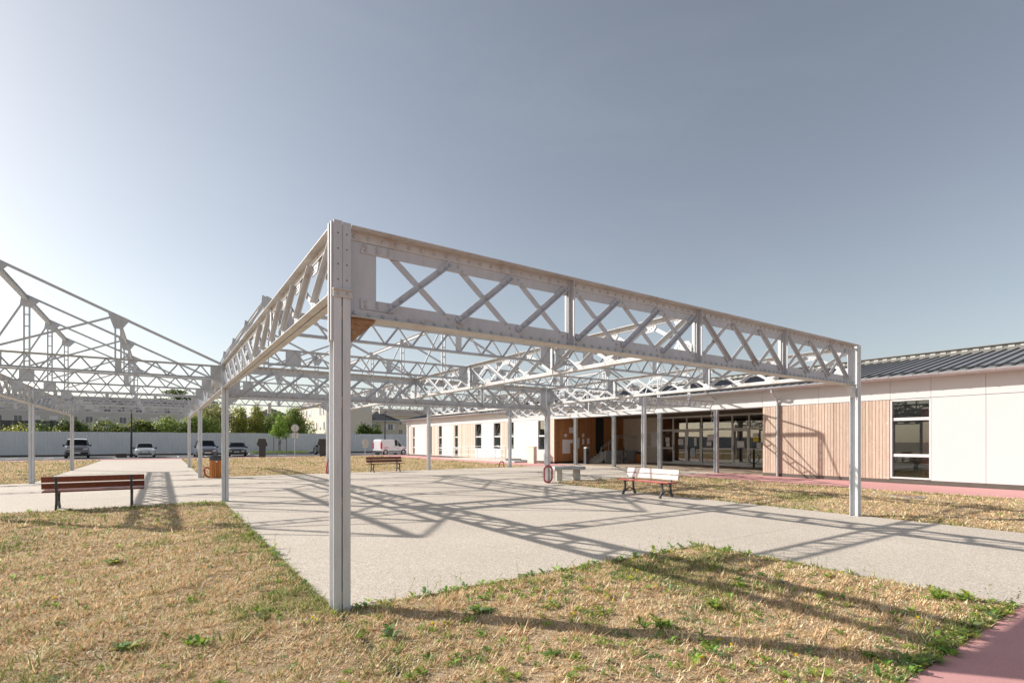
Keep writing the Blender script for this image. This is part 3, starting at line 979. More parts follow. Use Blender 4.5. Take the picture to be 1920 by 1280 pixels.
# --- post: two channels back to back with a slot between them
def make_post(front):
    c = MB()
    for s in (-1, 1):
        c.box(s * 0.006, -0.08, -0.05, s * 0.015, 0.08, 3.655)
        for y0, y1 in ((-0.08, -0.068), (0.068, 0.08)):
            c.box(s * 0.015, y0, -0.05, s * 0.079, y1, 3.655)
    n = Node('post', c.mesh('post', 'steel_post'))
    pk = MB().box(-0.006, -0.066, 0, 0.006, -0.074, 0.12).mesh('packing_plate', 'rust')
    for z in (0.06, 0.95, 1.9, 2.75):
        n.sub('packing_plate', pk, (0, 0, z))
    if front:
        q = MB()
        q.box(-0.088, -0.098, 2.955, 0.092, -0.081, 3.02)
        q.box(-0.092, -0.12, 3.02, 0.096, -0.08, 3.03)
        n.sub('ledge_angle', q.mesh('ledge_angle', 'steel_chord'))
        q = MB()
        q.box(-0.081, -0.092, 3.031, -0.0015, -0.081, 3.675).box(0.0015, -0.092, 3.031, 0.079, -0.081, 3.668)
        n.sub('cover_plate', q.mesh('cover_plate', 'steel'))
        q = MB()
        for i in range(4):
            z = 3.12 + i * 0.145
            for x in (-0.042, 0.04):
                q.dome((x, -0.0921, z), (0, -1, 0), 0.0075, 0.001)
        n.sub('bolt_hole', q.mesh('bolt_hole', 'hole'), (0, 0, 0), 'stuff')
        q = MB()
        bh = q.dome((0, -0.098, 2.987), (0, -1, 0), 0.021).mesh('bolt_head', 'rivet')
        n.sub('bolt_head', bh, (-0.042, 0, 0))
        n.sub('bolt_head', bh, (0.045, 0, 0))
        q = MB()
        q.box(-0.100, -0.07, 2.55, -0.080, -0.03, 3.665).box(-0.112, -0.028, 2.55, -0.080, 0.0, 3.655).box(-0.100, 0.002, 2.55, -0.080, 0.05, 3.65)
        n.sub('end_angle', q.mesh('end_angle', 'steel'))
    return n

DEEP = deep_girder(2 * PU - 0.17)
LAT = lattice_girder(PV - 0.17)
ZIG = zigzag_truss(PU - 0.16)
ZIGF = zigzag_truss(PU - 0.45, True)
SAW = roof_frame()
POST_F, POST_P = make_post(True), make_post(False)

POSTS = [(0, 0), (0, 1), (0, 2), (0, 3), (1, 2), (2, 0), (2, 1), (2, 2), (3, 1), (3, 2), (-1, 1), (-1, 2), (-1, 3)]
for (i, j) in POSTS:
    (POST_F if (i, j) == (0, 0) else POST_P).place(frame, (i * PU, j * PV, 0))
for j in (0, 1):
    DEEP.place(frame, (0.085, j * PV, 0))
for (i, j) in [(0, 0), (0, 1), (0, 2), (1, 0), (1, 1), (2, 0), (2, 1), (3, 1), (-1, 1), (-1, 2)]:
    LAT.place(frame, (i * PU, j * PV + 0.085, 0), R(90))
for i in range(-2, 4):
    if i == -2: rows = range(6, 10)
    elif i == -1: rows = range(3, 10)
    elif i < 2: rows = (1, 2, 4, 5, 6)
    else: rows = (3, 4, 5, 6)
    for r in rows:
        (ZIGF if i == 3 else ZIG).place(frame, (i * PU + 0.08, r * ROW, 0))
for i in range(-1, 4):
    for r in (3, 4, 5, 6):
        SAW.place(frame, (i * PU, r * ROW, 0))
# ridge and mid beams tie the frames together
Iprof = [(-0.045, -0.065), (0.045, -0.065), (0.045, -0.055), (0.006, -0.055), (0.006, 0.055), (0.045, 0.055), (0.045, 0.065), (-0.045, 0.065), (-0.045, 0.055), (-0.006, 0.055), (-0.006, -0.055), (-0.045, -0.055)]
bm_pk = MB().prism(Iprof, (1.0, 3 * ROW, 5.53), (1.0, 6 * ROW, 5.53)).mesh('ridge_beam', 'steel')
bm_md = MB().prism([(a * 0.7, b * 0.7) for a, b in Iprof], (3.2, 3 * ROW, 4.55), (3.2, 6 * ROW, 4.55)).mesh('mid_beam', 'steel')
for i in range(-1, 4):
    put('ridge_beam', bm_pk, frame, (i * PU, 0, 0))
    put('mid_beam', bm_md, frame, (i * PU, 0, 0))
# corner brackets under the deep girders
for (x, y, sg, mt) in [(0.085, 0, 1, 'rust'), (2 * PU - 0.085, 0, -1, 'steel'), (0.085, PV, 1, 'steel'), (2 * PU - 0.085, PV, -1, 'steel')]:
    q = MB().slab([(0, 2.785), (sg * 0.25, 2.785), (sg * 0.22, 2.74), (0, 2.54)], 'y', -0.055, 0.055)
    put('corner_bracket', q.mesh('corner_bracket', mt), frame, (x, y, 0))
# ------------------------------------------------------------------ the low building with the porch
FX = 21.75                      # facade plane, facing -x
bld = thing('community_building', 'long low white building with larch boards, metal roof and glazed porch', 'building', (FX, 20, 0))
def bput(mb, name, mat, parent=None, loc=(0, 0, 0)):
    """build in world coordinates under the building"""
    par = parent or bld
    o = put(name, mb.mesh(name, mat) if isinstance(mb, MB) else mb, par, loc)
    if par is bld:
        o.location = (loc[0] - FX, loc[1] - 20, loc[2])
    return o

V_END, V_BEG = 50.33, -9.0
PZ0, PZ1 = 0.17, 3.19
# white cladding panels, leaf by leaf
PANELS = [(-8.92, -6.77), (-6.77, -4.41), (-4.41, -2.06), (-2.06, 0.38), (0.38, 1.89), (25.60, 27.13), (27.13, 28.68), (31.78, 33.70), (39.19, 41.36), (45.12, 48.02), (49.34, 50.33)]
for (a, b) in PANELS:
    bput(MB().box(FX, a + 0.005, PZ0, FX + 0.03, b - 0.005, PZ1), 'cladding_panel', 'white')
bput(MB().box(FX, 24.18, PZ0, FX + 0.03, 24.53, PZ1), 'cladding_panel', 'white')
# below the short windows
for (a, b) in [(24.53, 25.59), (28.69, 29.67), (30.62, 31.77), (33.71, 34.89)]:
    bput(MB().box(FX, a + 0.005, PZ0, FX + 0.03, b - 0.005, 0.94), 'cladding_panel', 'white')
# fascia panels
js = [-9, -6.6, -4.2, -1.6] + [0.38, 1.89, 3.16, 5.77, 8.24] + [8.24 + 2.57 * i for i in range(1, 17)] + [V_END]
for a, b in zip(js[:-1], js[1:]):
    if b - a > 0.1:
        bput(MB().box(FX - 0.012, a + 0.005, 3.205, FX + 0.03, b - 0.005, 3.99), 'fascia_panel', 'white')
bput(MB().box(FX + 0.04, V_BEG, 3.18, FX + 0.2, V_END, 4.2), 'upper_wall', 'dark')
# backing behind panels and boards so no light leaks through the joints
bk = MB()
for (a, b) in [(V_BEG, 1.87), (3.16, 8.24), (23.64, 24.53), (25.61, 28.68), (31.80, 33.68), (34.94, 37.97), (39.22, 41.34), (42.20, 44.44), (45.13, 48.00), (48.68, V_END)]:
    bk.box(FX + 0.036, a, 0.02, FX + 0.2, b, 3.18)
for (a, b) in [(24.53, 25.61), (28.68, 31.80), (33.68, 34.94)]:
    bk.box(FX + 0.036, a, 0.02, FX + 0.2, b, 0.93)
bput(bk, 'backing_wall', 'dark')
bput(MB().box(FX + 0.012, V_BEG, 0.0, FX + 0.03, 8.24, 0.165), 'plinth', 'plinth')
bput(MB().box(FX + 0.012, 23.64, 0.0, FX + 0.03, V_END, 0.165), 'plinth', 'plinth')

# vertical larch boards, every board a piece
def boards(a, b, mat, z0=0.15, z1=3.19, wd=0.105, x=FX, jit=0.006):
    n = max(1, int(round((b - a) / wd)))
    w_ = (b - a) / n
    me = MB().box(0, 0.007, 0, 0.028, w_ - 0.007, z1 - z0).mesh('board', mat)
    for i in range(n):
        bput(me, 'board', mat, None, (x + random.uniform(-jit, jit), a + i * w_, z0))
boards(3.18, 7.18, 'wood', wd=0.118)
boards(7.38, 8.24, 'wood', wd=0.118)
bput(MB().box(FX + 0.022, 7.18, 0.15, FX + 0.034, 7.38, 3.19), 'board', 'wood')
boards(34.92, 38.00, 'wood_pale', wd=0.13)
boards(42.19, 43.65, 'wood_pale', wd=0.13)
boards(29.67, 30.62, 'wood_pale', wd=0.13, z0=0.95)
boards(29.67, 30.62, 'wood_pale', wd=0.13, z0=0.17, z1=0.93)
boards(38.76, 39.19, 'wood_pale', wd=0.13)
boards(44.46, 45.12, 'wood_pale', wd=0.13)
boards(48.65, 49.34, 'wood_pale', wd=0.13)
boards(23.64, 24.17, 'wood_pale', wd=0.13)

# windows: a white frame with transoms, each pane a piece; some top sashes tilt open
def window(a, b, z0, z1, trans, tilt=False, depth=0.14, jamb=0.055):
    xf = FX + 0.02 + depth
    f = MB()
    f.box(FX - 0.006, a, z0, xf, a + jamb, z1).box(FX - 0.006, b - jamb, z0, xf, b, z1)
    f.box(FX - 0.012, a + jamb, z0, xf, b - jamb, z0 + 0.06).box(FX + 0.002, a + jamb, z1 - 0.06, xf, b - jamb, z1)
    for t in trans:
        f.box(xf - 0.12, a + jamb, t - 0.055, xf - 0.004, b - jamb, t + 0.055)
    fo = bput(f, 'window', 'white_frame')
    lv = [z0 + 0.06] + sorted(trans) + [z1 - 0.06]
    for i in range(len(lv) - 1):
        za = lv[i] + (0.055 if i else 0); zb = lv[i + 1] - (0.055 if i < len(lv) - 2 else 0)
        q = MB()
        if tilt and i == len(lv) - 2:
            # open casement leaning into the room at the top
            q.slab([(xf - 0.03, za), (xf - 0.018, za), (xf + 0.40, zb - 0.04), (xf + 0.388, zb - 0.04)], 'y', a + jamb + 0.05, b - jamb - 0.05)
            s = MB()
            for y0 in (a + jamb, b - jamb - 0.05):
                s.slab([(xf - 0.045, za), (xf, za), (xf + 0.42, zb - 0.02), (xf + 0.375, zb - 0.02)], 'y', y0, y0 + 0.05)
            put('open_sash', s.mesh('open_sash', 'white_frame'), fo)
        else:
            q.box(xf - 0.05, a + jamb, za, xf - 0.04, b - jamb, zb)
        put('pane', q.mesh('pane', 'glass'), fo)
    return fo
window(1.89, 3.16, 0.19, 3.185, [1.07, 2.44])
window(24.53, 25.60, 0.94, 3.185, [2.0])
window(28.68, 29.66, 0.94, 3.185, [2.0], True)
window(30.63, 31.78, 0.94, 3.185, [2.0], True)
window(33.70, 34.90, 0.94, 3.185, [2.0], True)
window(38.00, 38.76, 0.19, 3.185, [0.94, 2.0])
window(41.36, 42.19, 0.19, 3.185, [0.94, 2.0])
window(43.67, 44.46, 0.19, 3.185, [0.94, 2.0])
window(48.02, 48.65, 0.19, 3.185, [0.94, 2.0], True)
# rooms behind the windows
rm = MB()
rm.box(26.0, V_BEG, 0.0, 26.15, 7.9, 3.2).box(23.9, 23.9, 0.0, 24.05, V_END - 0.2, 3.2)
bput(rm, 'inner_wall', 'int_wall')
rm = MB()
rm.box(FX + 0.25, V_BEG, 0.02, 26.0, 7.9, 0.06).box(FX + 0.25, 23.9, 0.02, 26.0, V_END - 0.2, 0.06)
bput(rm, 'inner_floor', 'int_floor')
bput(MB().box(FX + 0.25, V_BEG, 3.16, 36.0, 7.9, 3.178).box(FX + 0.25, 23.9, 3.16, 36.0, V_END - 0.2, 3.178), 'inner_ceiling', 'white_wall')
bput(MB().box(22.9, 1.5, 0.065, 22.96, 2.5, 2.9), 'reflection_panel', 'int_red')  # red panel added indoors to stand in for a reflection in the pane
# end walls
bput(MB().box(FX + 0.05, V_END - 0.15, 0.0, 36.0, V_END, 4.1).box(FX + 0.05, V_BEG, 0.0, 36.0, V_BEG + 0.15, 4.1).box(35.9, V_BEG, 0.0, 36.1, V_END, 4.1), 'end_wall', 'white')

# ---- roof
EU, EZ, RU, RZ = 21.27, 4.04, 27.8, 5.44
rf = MB()
rf.add([(EU, V_BEG - 0.3, EZ), (RU, V_BEG - 0.3, RZ), (RU, V_END + 0.35, RZ), (EU, V_END + 0.35, EZ),
        (EU, V_BEG - 0.3, EZ - 0.09), (RU, V_BEG - 0.3, RZ - 0.09), (RU, V_END + 0.35, RZ - 0.09), (EU, V_END + 0.35, EZ - 0.09),
        (36.5, V_BEG - 0.3, 3.9), (36.5, V_END + 0.35, 3.9)],
       [(0, 1, 2, 3), (7, 6, 5, 4), (0, 3, 7, 4), (0, 4, 5, 1), (2, 6, 7, 3), (1, 8, 9, 2)])
roof = bput(rf, 'roof', 'roof')
sl = math.atan2(RZ - EZ, RU - EU)
ln_ = math.hypot(RZ - EZ, RU - EU)
rib = MB().prism([(-0.032, 0.001), (0.032, 0.001), (0.018, 0.042), (-0.018, 0.042)], (EU - 0.03, 0, EZ - 0.005), (RU - 0.05, 0, RZ - 0.005)).mesh('standing_rib', 'rib')
for i in range(int((V_END - V_BEG) / 0.375) + 1):
    put('standing_rib', rib, roof, (0, V_BEG + i * 0.375, 0))
rv_ = MB().box(RU - 0.16, V_BEG - 0.3, RZ - 0.06, RU + 0.16, V_END + 0.35, RZ + 0.20).box(RU - 0.24, V_BEG - 0.3, RZ + 0.20, RU + 0.24, V_END + 0.35, RZ + 0.23)
put('ridge_vent', rv_.mesh('ridge_vent', 'ridge'), roof)
blk = MB().box(RU - 0.178, 0, RZ + 0.06, RU - 0.162, 0.2, RZ + 0.15).mesh('vent_block', 'ridge_lt')
for i in range(int((V_END - V_BEG) / 0.375)):
    put('vent_block', blk, roof, (0, V_BEG + 0.1 + i * 0.375, 0))
bput(MB().box(EU + 0.03, V_BEG, EZ - 0.11, FX + 0.03, V_END + 0.3, EZ - 0.095), 'eaves_board', 'white')
# half-round gutter with brackets, and downpipes
gpr = []
for k in range(9):
    t = math.pi + math.pi * k / 8
    gpr.append((0.095 * math.cos(t), 0.095 * math.sin(t)))
for k in range(8, -1, -1):
    t = math.pi + math.pi * k / 8
    gpr.append((0.086 * math.cos(t), 0.086 * math.sin(t)))
gut = bput(MB().prism(gpr, (EU - 0.08, V_BEG, EZ - 0.02), (EU - 0.08, V_END + 0.3, EZ - 0.02)), 'gutter', 'zinc')
brk = MB().tube([(EU - 0.08 + 0.1 * math.cos(t), 0, EZ - 0.02 + 0.1 * math.sin(t)) for t in [math.pi + math.pi * k / 8 for k in range(9)]], 0.009, 5).mesh('gutter_bracket', 'zinc')
for i in range(int((V_END - V_BEG) / 0.75)):
    gb_ = bput(brk, 'gutter_bracket', 'zinc', None, (0, V_BEG + i * 0.75, 0))
def downpipe(y):
    x = FX - 0.075
    q = MB().tube([(EU - 0.08, y, EZ - 0.08), (EU - 0.08, y, EZ - 0.22), (EU + 0.02, y, EZ - 0.33), (x - 0.08, y, EZ - 0.52), (x, y, EZ - 0.66), (x, y, 3.0), (x, y, 0.02)], 0.05, 10)
    d = bput(q, 'downpipe', 'zinc')
    for z in (0.35, 1.75, 3.0):
        put('pipe_collar', MB().cyl((x, y), 0.061, z, z + 0.05, 12).mesh('pipe_collar', 'zinc'), d)
downpipe(7.51)
downpipe(49.83)

# ---- porch
for i, y in enumerate((10.7, 14.27, 17.83, 21.4)):
    q = MB()
    for y0 in (-0.09, 0.08):
        q.box(-0.09, y0, 0.02, 0.09, y0 + 0.01, 3.19)
    q.box(-0.005, -0.08, 0.02, 0.005, 0.08, 3.19)
    o = bput(q, 'porch_post', 'galv', None, (FX + 0.06, y, 0))
    o.rotation_euler = (0, 0, R(90) if i in () else 0)
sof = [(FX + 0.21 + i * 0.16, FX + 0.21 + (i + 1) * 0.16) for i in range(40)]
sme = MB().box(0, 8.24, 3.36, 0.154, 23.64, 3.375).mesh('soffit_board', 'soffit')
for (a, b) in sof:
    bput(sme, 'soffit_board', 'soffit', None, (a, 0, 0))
bput(MB().box(FX + 0.03, 8.24, 3.17, FX + 0.21, 23.64, 3.20), 'soffit_edge', 'galv')
# left return wall of dark larch boards, facing -y
n_ = 62
bw = 6.95 / n_
bme = MB().box(0.006, 0, 0, bw - 0.006, 0.025, 3.2).mesh('board', 'wood_dark')
for i in range(n_):
    x = FX + 0.03 + i * bw
    if 4.05 < x - FX < 4.75: continue
    bput(bme, 'board', 'wood_dark', None, (x, 23.64 - 0.025 + random.uniform(-0.004, 0.004), 0.16))
bput(MB().box(FX + 0.036, 23.64 + 0.01, 0.02, 28.9, 23.64 + 0.2, 3.36), 'return_wall', 'dark')
bput(MB().box(25.75, 23.64 - 0.045, 0.95, 26.5, 23.64 - 0.015, 3.3), 'porch_door', 'black')
bput(MB().box(FX + 0.04, 8.24 - 0.15, 0.02, 28.9, 8.24 - 0.01, 3.36), 'return_wall', 'wood_dark')
# cream back wall and notice case
bput(MB().box(28.75, 19.85, 0.02, 28.95, 23.64, 3.36), 'porch_wall', 'white_wall')
nb = bput(MB().box(28.69, 20.15, 1.15, 28.749, 21.55, 2.35), 'notice_case', 'sign_back')
put('notice_sheet', MB().box(28.683, 20.2, 1.25, 28.689, 20.75, 2.25).mesh('notice_sheet', 'paper'), nb)
put('notice_sheet', MB().box(28.683, 20.85, 1.25, 28.689, 21.45, 2.2).mesh('notice_sheet', 'conc_block'), nb)
# steps and handrail at the far end
for i in range(5):
    bput(MB().box(24.9 + i * 0.30, 22.3, 0.021, 26.55, 23.64 - 0.05, 0.17 + i * 0.165), 'step', 'conc_block', None, (0, 0, 0.001 * i))
bput(MB().box(26.55, 22.3, 0.021, 28.74, 23.64 - 0.05, 0.84), 'landing', 'conc_block')
bput(MB().box(25.4, 22.17, 0.021, 28.74, 22.295, 0.93), 'landing_wall', 'conc_grey')
hr = MB()
for dz in (0.0, 0.16):
    hr.tube([(24.95, 22.23, 0.98 + dz), (26.6, 22.23, 1.86 + dz), (28.7, 22.23, 1.86 + dz)], 0.022, 8)
for (x, z0, z1) in [(24.97, 0.02, 1.14), (25.75, 0.93, 1.56), (26.6, 0.93, 2.02), (27.6, 0.93, 2.02), (28.6, 0.93, 2.02)]:
    hr.tube([(x, 22.23, z0), (x, 22.23, z1)], 0.02, 8)
bput(hr, 'handrail', 'galv')
# glazed front
GX = 28.7
gf = MB()
mull = [8.6] + [13.06 - 1.14 * i for i in (3, 2, 1)] + [13.06, 14.2, 15.33, 16.46, 17.64, 18.78, 19.8]
for y in mull:
    gf.box(GX - 0.06, y - 0.045, 0.02, GX + 0.04, y + 0.045, 3.36)
gf.box(GX - 0.05, 8.6, 3.22, GX + 0.03, 19.8, 3.355).box(GX - 0.05, 8.6, 2.33, GX + 0.03, 19.8, 2.45).box(GX - 0.05, 8.6, 0.021, GX + 0.03, 19.8, 0.16)
glz = bput(gf, 'glazed_front', 'white_frame')
for i, (a, b) in enumerate(zip(mull[:-1], mull[1:])):
    a += 0.045; b -= 0.045
    put('pane', MB().box(GX - 0.012, a, 2.45, GX - 0.004, b, 3.22).mesh('pane', 'glass'), glz)
    if i in (4, 7, 8):            # doors: their own stile frame, one sheet of glass and a push bar
        d = MB()
        d.box(GX - 0.075, a + 0.005, 0.165, GX - 0.012, a + 0.08, 2.32).box(GX - 0.075, b - 0.08, 0.165, GX - 0.012, b - 0.005, 2.32)
        d.box(GX - 0.075, a + 0.08, 0.165, GX - 0.012, b - 0.08, 0.25).box(GX - 0.075, a + 0.08, 2.24, GX - 0.012, b - 0.08, 2.32)
        do = bput(d, 'glass_door', 'white_frame')
        put('pane', MB().box(GX - 0.045, a + 0.08, 0.25, GX - 0.037, b - 0.08, 2.24).mesh('pane', 'glass'), do)
        put('door_handle', MB().tube([(GX - 0.11, b - 0.05, 0.95), (GX - 0.11, b - 0.05, 1.35)], 0.014, 6).mesh('door_handle', 'iron'), do)
    else:
        put('transom', MB().box(GX - 0.05, a, 1.06, GX + 0.03, b, 1.17).mesh('transom', 'white_frame'), glz)
        put('pane', MB().box(GX - 0.012, a, 0.16, GX - 0.004, b, 1.06).mesh('pane', 'glass'), glz)
        put('pane', MB().box(GX - 0.012, a, 1.17, GX - 0.004, b, 2.33).mesh('pane', 'glass'), glz)
# hall behind the glass with garden windows at its back
hl = MB().box(28.8, 8.4, 0.0, 36.0, 20.0, 0.03)
bput(hl, 'hall_floor', 'int_floor')
bput(MB().box(28.8, 8.4, 3.36, 36.0, 24.3, 3.42), 'hall_ceiling', 'int_floor')
hw = MB()
for (a, b) in [(8.4, 14.9), (15.3, 15.9), (16.2, 17.0), (17.3, 20.1)]:
    hw.box(35.6, a, 0.03, 35.75, b, 3.36)
hw.box(28.95, 19.95, 0.03, 35.6, 20.1, 3.36).box(28.95, 8.4, 0.03, 35.6, 8.5, 3.36)
bput(hw, 'hall_wall', 'wood_dark')
bput(MB().box(31.0, 12.0, 0.031, 31.6, 14.4, 1.1), 'reception_desk', 'int_wall')
bput(MB().box(32.5, 17.8, 0.031, 33.0, 19.4, 1.9), 'hall_cupboard', 'int_red')

# notices taped to the porch glass and boards
def sheet(y, z, wd, h, lab, mat='paper', lines=0):
    t = thing('paper_notice', lab, 'notice', (GX - 0.08, y, z), 0, 'paper notices on the porch')
    MB().box(-0.002, -wd / 2, 0, 0.0, wd / 2, h).build('paper', mat, t)
    if lines:
        q = MB()
        for i in range(lines):
            zz = h * (0.9 - 0.8 * i / max(1, lines - 1))
            q.box(-0.0035, -wd * 0.4, zz - 0.012, -0.0021, wd * 0.4 * random.uniform(0.5, 1), zz)
        q.build('print', 'ink', t)
sheet(19.25, 1.55, 0.34, 0.34, 'upper square white notice on the leftmost glass pane', lines=3)
sheet(19.2, 1.22, 0.3, 0.3, 'lower square white notice on the leftmost glass pane', lines=3)
sheet(18.1, 1.35, 0.42, 0.42, 'white notice with reddish print on the leftmost glass door', lines=4)
sheet(16.9, 1.3, 0.2, 0.55, 'narrow strip of white notices on the left glass door beside its handle', lines=5)
sheet(17.1, 0.55, 0.3, 0.6, 'pale blue sheet low on the left glass door', 'blue_paper')
sheet(15.75, 1.65, 0.46, 0.4, 'grey-white notice high on the pane left of the middle porch post', lines=2)
sheet(15.85, 1.3, 0.36, 0.3, 'small white notice under the grey-white one on the same pane', lines=2)
sheet(13.6, 1.2, 0.5, 0.42, 'wide white notice on the right glass door', lines=2)
sheet(12.6, 1.58, 0.35, 0.28, 'bright yellow notice on the rightmost glass pane', 'yellow')
sheet(12.62, 1.88, 0.36, 0.22, 'pinkish white sheet just above the yellow notice')
sheet(12.4, 1.2, 0.3, 0.32, 'white notice with dark print below the yellow one', lines=4)
def wsheet(x, z, wd, h, lab, lines=0):
    t = thing('paper_notice', lab, 'notice', (x, 23.64 - 0.035, z), 0, 'paper notices on the brown boards')
    MB().box(-wd / 2, -0.003, 0, wd / 2, 0.0, h).build('paper', 'paper', t)
    if lines:
        q = MB()
        for i in range(lines):
            zz = h * (0.85 - 0.7 * i / max(1, lines - 1))
            q.box(-wd * 0.38, -0.0045, zz - 0.014, wd * 0.38 * random.uniform(0.4, 1), -0.0031, zz)
        q.build('print', 'ink', t)
wsheet(23.37, 2.2, 0.5, 0.42, 'landscape white notice highest on the brown board wall', 3)
wsheet(22.78, 1.92, 0.24, 0.22, 'smallest white notice left on the brown board wall', 2)
wsheet(22.85, 0.72, 0.74, 1.02, 'large white sheet low on the brown board wall')
wsheet(23.35, 1.48, 0.25, 0.26, 'white sheet overlapping the large one at its upper right')
wsheet(23.81, 1.92, 0.26, 0.24, 'small white notice left of the porch post on the brown boards')
wsheet(23.96, 1.1, 0.3, 0.75, 'tall white sheet partly behind the porch post')
wsheet(24.48, 1.88, 0.2, 0.3, 'white notice with a dark mark right of the porch post', 2)
wsheet(24.48, 1.36, 0.2, 0.42, 'white sheet under the dark-marked notice')
wsheet(24.99, 1.4, 0.26, 0.42, 'rightmost white sheet on the brown board wall')

# ramp along the facade with a steel railing
rp_ = thing('ramp', 'low concrete access ramp with steel railing against the white facade', 'ramp', (21.0, 33, 0))
q = MB()
q.slab([(27.8, 0.004), (27.8, 0.27), (30.8, 0.27), (39.4, 0.02), (39.4, 0.004)], 'x', 20.35, 21.74)
o = q.build('ramp_slab', 'conc_block', rp_); o.location = (-21.0, -33, 0)
ral = MB()
for z in (0.95, 0.70, 0.28):
    ral.tube([(20.4, 27.9, z + 0.27), (20.4, 30.8, z + 0.27), (20.4, 39.3, z + 0.05)], 0.018, 6)
for i in range(9):
    y = 27.9 + i * 1.42
    zb = 0.27 if y < 30.8 else 0.27 - (y - 30.8) / 8.8 * 0.25
    ral.tube([(20.4, y, zb - 0.05), (20.4, y, zb + 0.96)], 0.02, 6)
o = ral.build('railing', 'galv', rp_); o.location = (-21.0, -33, 0)
sp = MB().box(20.34, 26.6, 0.004, 21.5, 27.8, 0.13)
o = sp.build('ramp_step', 'conc_grey', rp_); o.location = (-21.0, -33, 0)
t = thing('meter_box', 'narrow beige meter cabinet standing in front of the white wall', 'cabinet', (20.95, 25.2, 0))
MB().box(-0.14, -0.38, 0.0, 0.14, 0.38, 1.18).build('cabinet', 'wood_pale', t)
MB().box(-0.16, -0.4, 1.18, 0.16, 0.4, 1.22).build('lid', 'render_beige', t)
MB().box(-0.148, -0.34, 0.1, -0.1402, 0.34, 1.1).build('door', 'render_beige', t)
# ------------------------------------------------------------------ benches
def bench(label, loc, rotz, back='bench_red', seat='bench_red', group='slatted benches on the plaza'):
    """local x along the bench, the sitter looks towards -y"""
    t = thing('park_bench', label, 'bench', loc, rotz, group)
    L = 1.92
    for (y, z) in ((-0.24, 0.445), (-0.125, 0.44), (-0.01, 0.435), (0.10, 0.43)):
        MB().box(-L / 2, y - 0.05, z - 0.018, L / 2, y + 0.05, z + 0.018).build('seat_slat', seat, t)
    for (y, z) in ((0.172, 0.565), (0.205, 0.72)):
        q = MB()
        q.prism([(-0.02, -0.065), (0.02, -0.065), (0.02, 0.065), (-0.02, 0.065)], (-L / 2, y, z), (L / 2, y, z), (0, 0.22, 1))
        q.build('back_slat', back, t)
    for x in (-0.70, 0.70):
        q = MB()
        def strip(pts, wd):
            for a, b, w0, w1 in zip(pts[:-1], pts[1:], wd[:-1], wd[1:]):
                a3, b3 = Vector((x, a[0], a[1])), Vector((x, b[0], b[1]))
                d = (b3 - a3).normalized()
                n = Vector((0, -d.z, d.y))
                vs = []
                for px in (-0.022, 0.022):
                    o = Vector((px, 0, 0))
                    vs += [a3 + n * w0 + o, a3 - n * w0 + o, b3 - n * w1 + o, b3 + n * w1 + o]
                q.add(vs, [(0, 1, 2, 3), (7, 6, 5, 4), (0, 4, 5, 1), (1, 5, 6, 2), (2, 6, 7, 3), (3, 7, 4, 0)])
        # curved front leg, rear leg running up behind the back slats, rail and stretcher
        strip([(-0.30, 0.0), (-0.27, 0.06), (-0.20, 0.16), (-0.19, 0.28), (-0.23, 0.42)], [0.045, 0.03, 0.022, 0.024, 0.03])
        q.build('front_leg', 'iron', t)
        q = MB()
        strip([(0.24, 0.0), (0.21, 0.06), (0.165, 0.18), (0.155, 0.30), (0.165, 0.43), (0.21, 0.60), (0.248, 0.785)], [0.045, 0.03, 0.022, 0.024, 0.03, 0.028, 0.022])
        q.build('rear_leg', 'iron', t)
        q = MB()
        strip([(-0.25, 0.405), (0.18, 0.395)], [0.018, 0.018])
        strip([(-0.25, 0.10), (-0.06, 0.18), (0.0, 0.19), (0.06, 0.18), (0.19, 0.10)], [0.016, 0.014, 0.016, 0.014, 0.016])
        q.build('brace', 'iron', t)
        b = MB()
        for (y, z) in ((0.192, 0.54), (0.2, 0.59), (0.226, 0.695), (0.236, 0.745)):
            b.dome((x - 0.03, y + 0.01, z), (0, 1, -0.2), 0.009).dome((x + 0.03, y + 0.01, z), (0, 1, -0.2), 0.009)
        b.build('bolt', 'galv', t)
    return t
bench('dark red-brown slatted bench seen from behind at the edge of the left lawn', (-2.72, 10.98, 0.0), R(180))
bench('dark red-brown slatted bench facing the plaza in front of the far lawn', (8.3, 21.05, 0.0), 0)
bench('bench with pale pinkish back slats and a bright red seat beside the right lawn', (10.45, 5.3, 0.0), R(-90), 'bench_pale', 'bench_seat')

# ------------------------------------------------------------------ concrete table seat
t = thing('concrete_table', 'low concrete table on two block legs beside the middle post', 'table', (12.35, 11.15, 0))
q = MB()
q.slab([(-0.62, 0.46), (0.62, 0.46), (0.64, 0.48), (0.64, 0.565), (0.62, 0.585), (-0.62, 0.585), (-0.64, 0.565), (-0.64, 0.48)], 'y', -0.42, 0.42)
o = q.build('table_top', 'conc_grey', t); o.rotation_euler = (0, 0, R(-25))
for s in (-1, 1):
    o = MB().slab([(-0.2, 0.0), (0.2, 0.0), (0.15, 0.459), (-0.15, 0.459)], 'x', s * 0.38 - 0.11, s * 0.38 + 0.11).build('leg', 'conc_block', t)
    o.rotation_euler = (0, 0, R(-25))

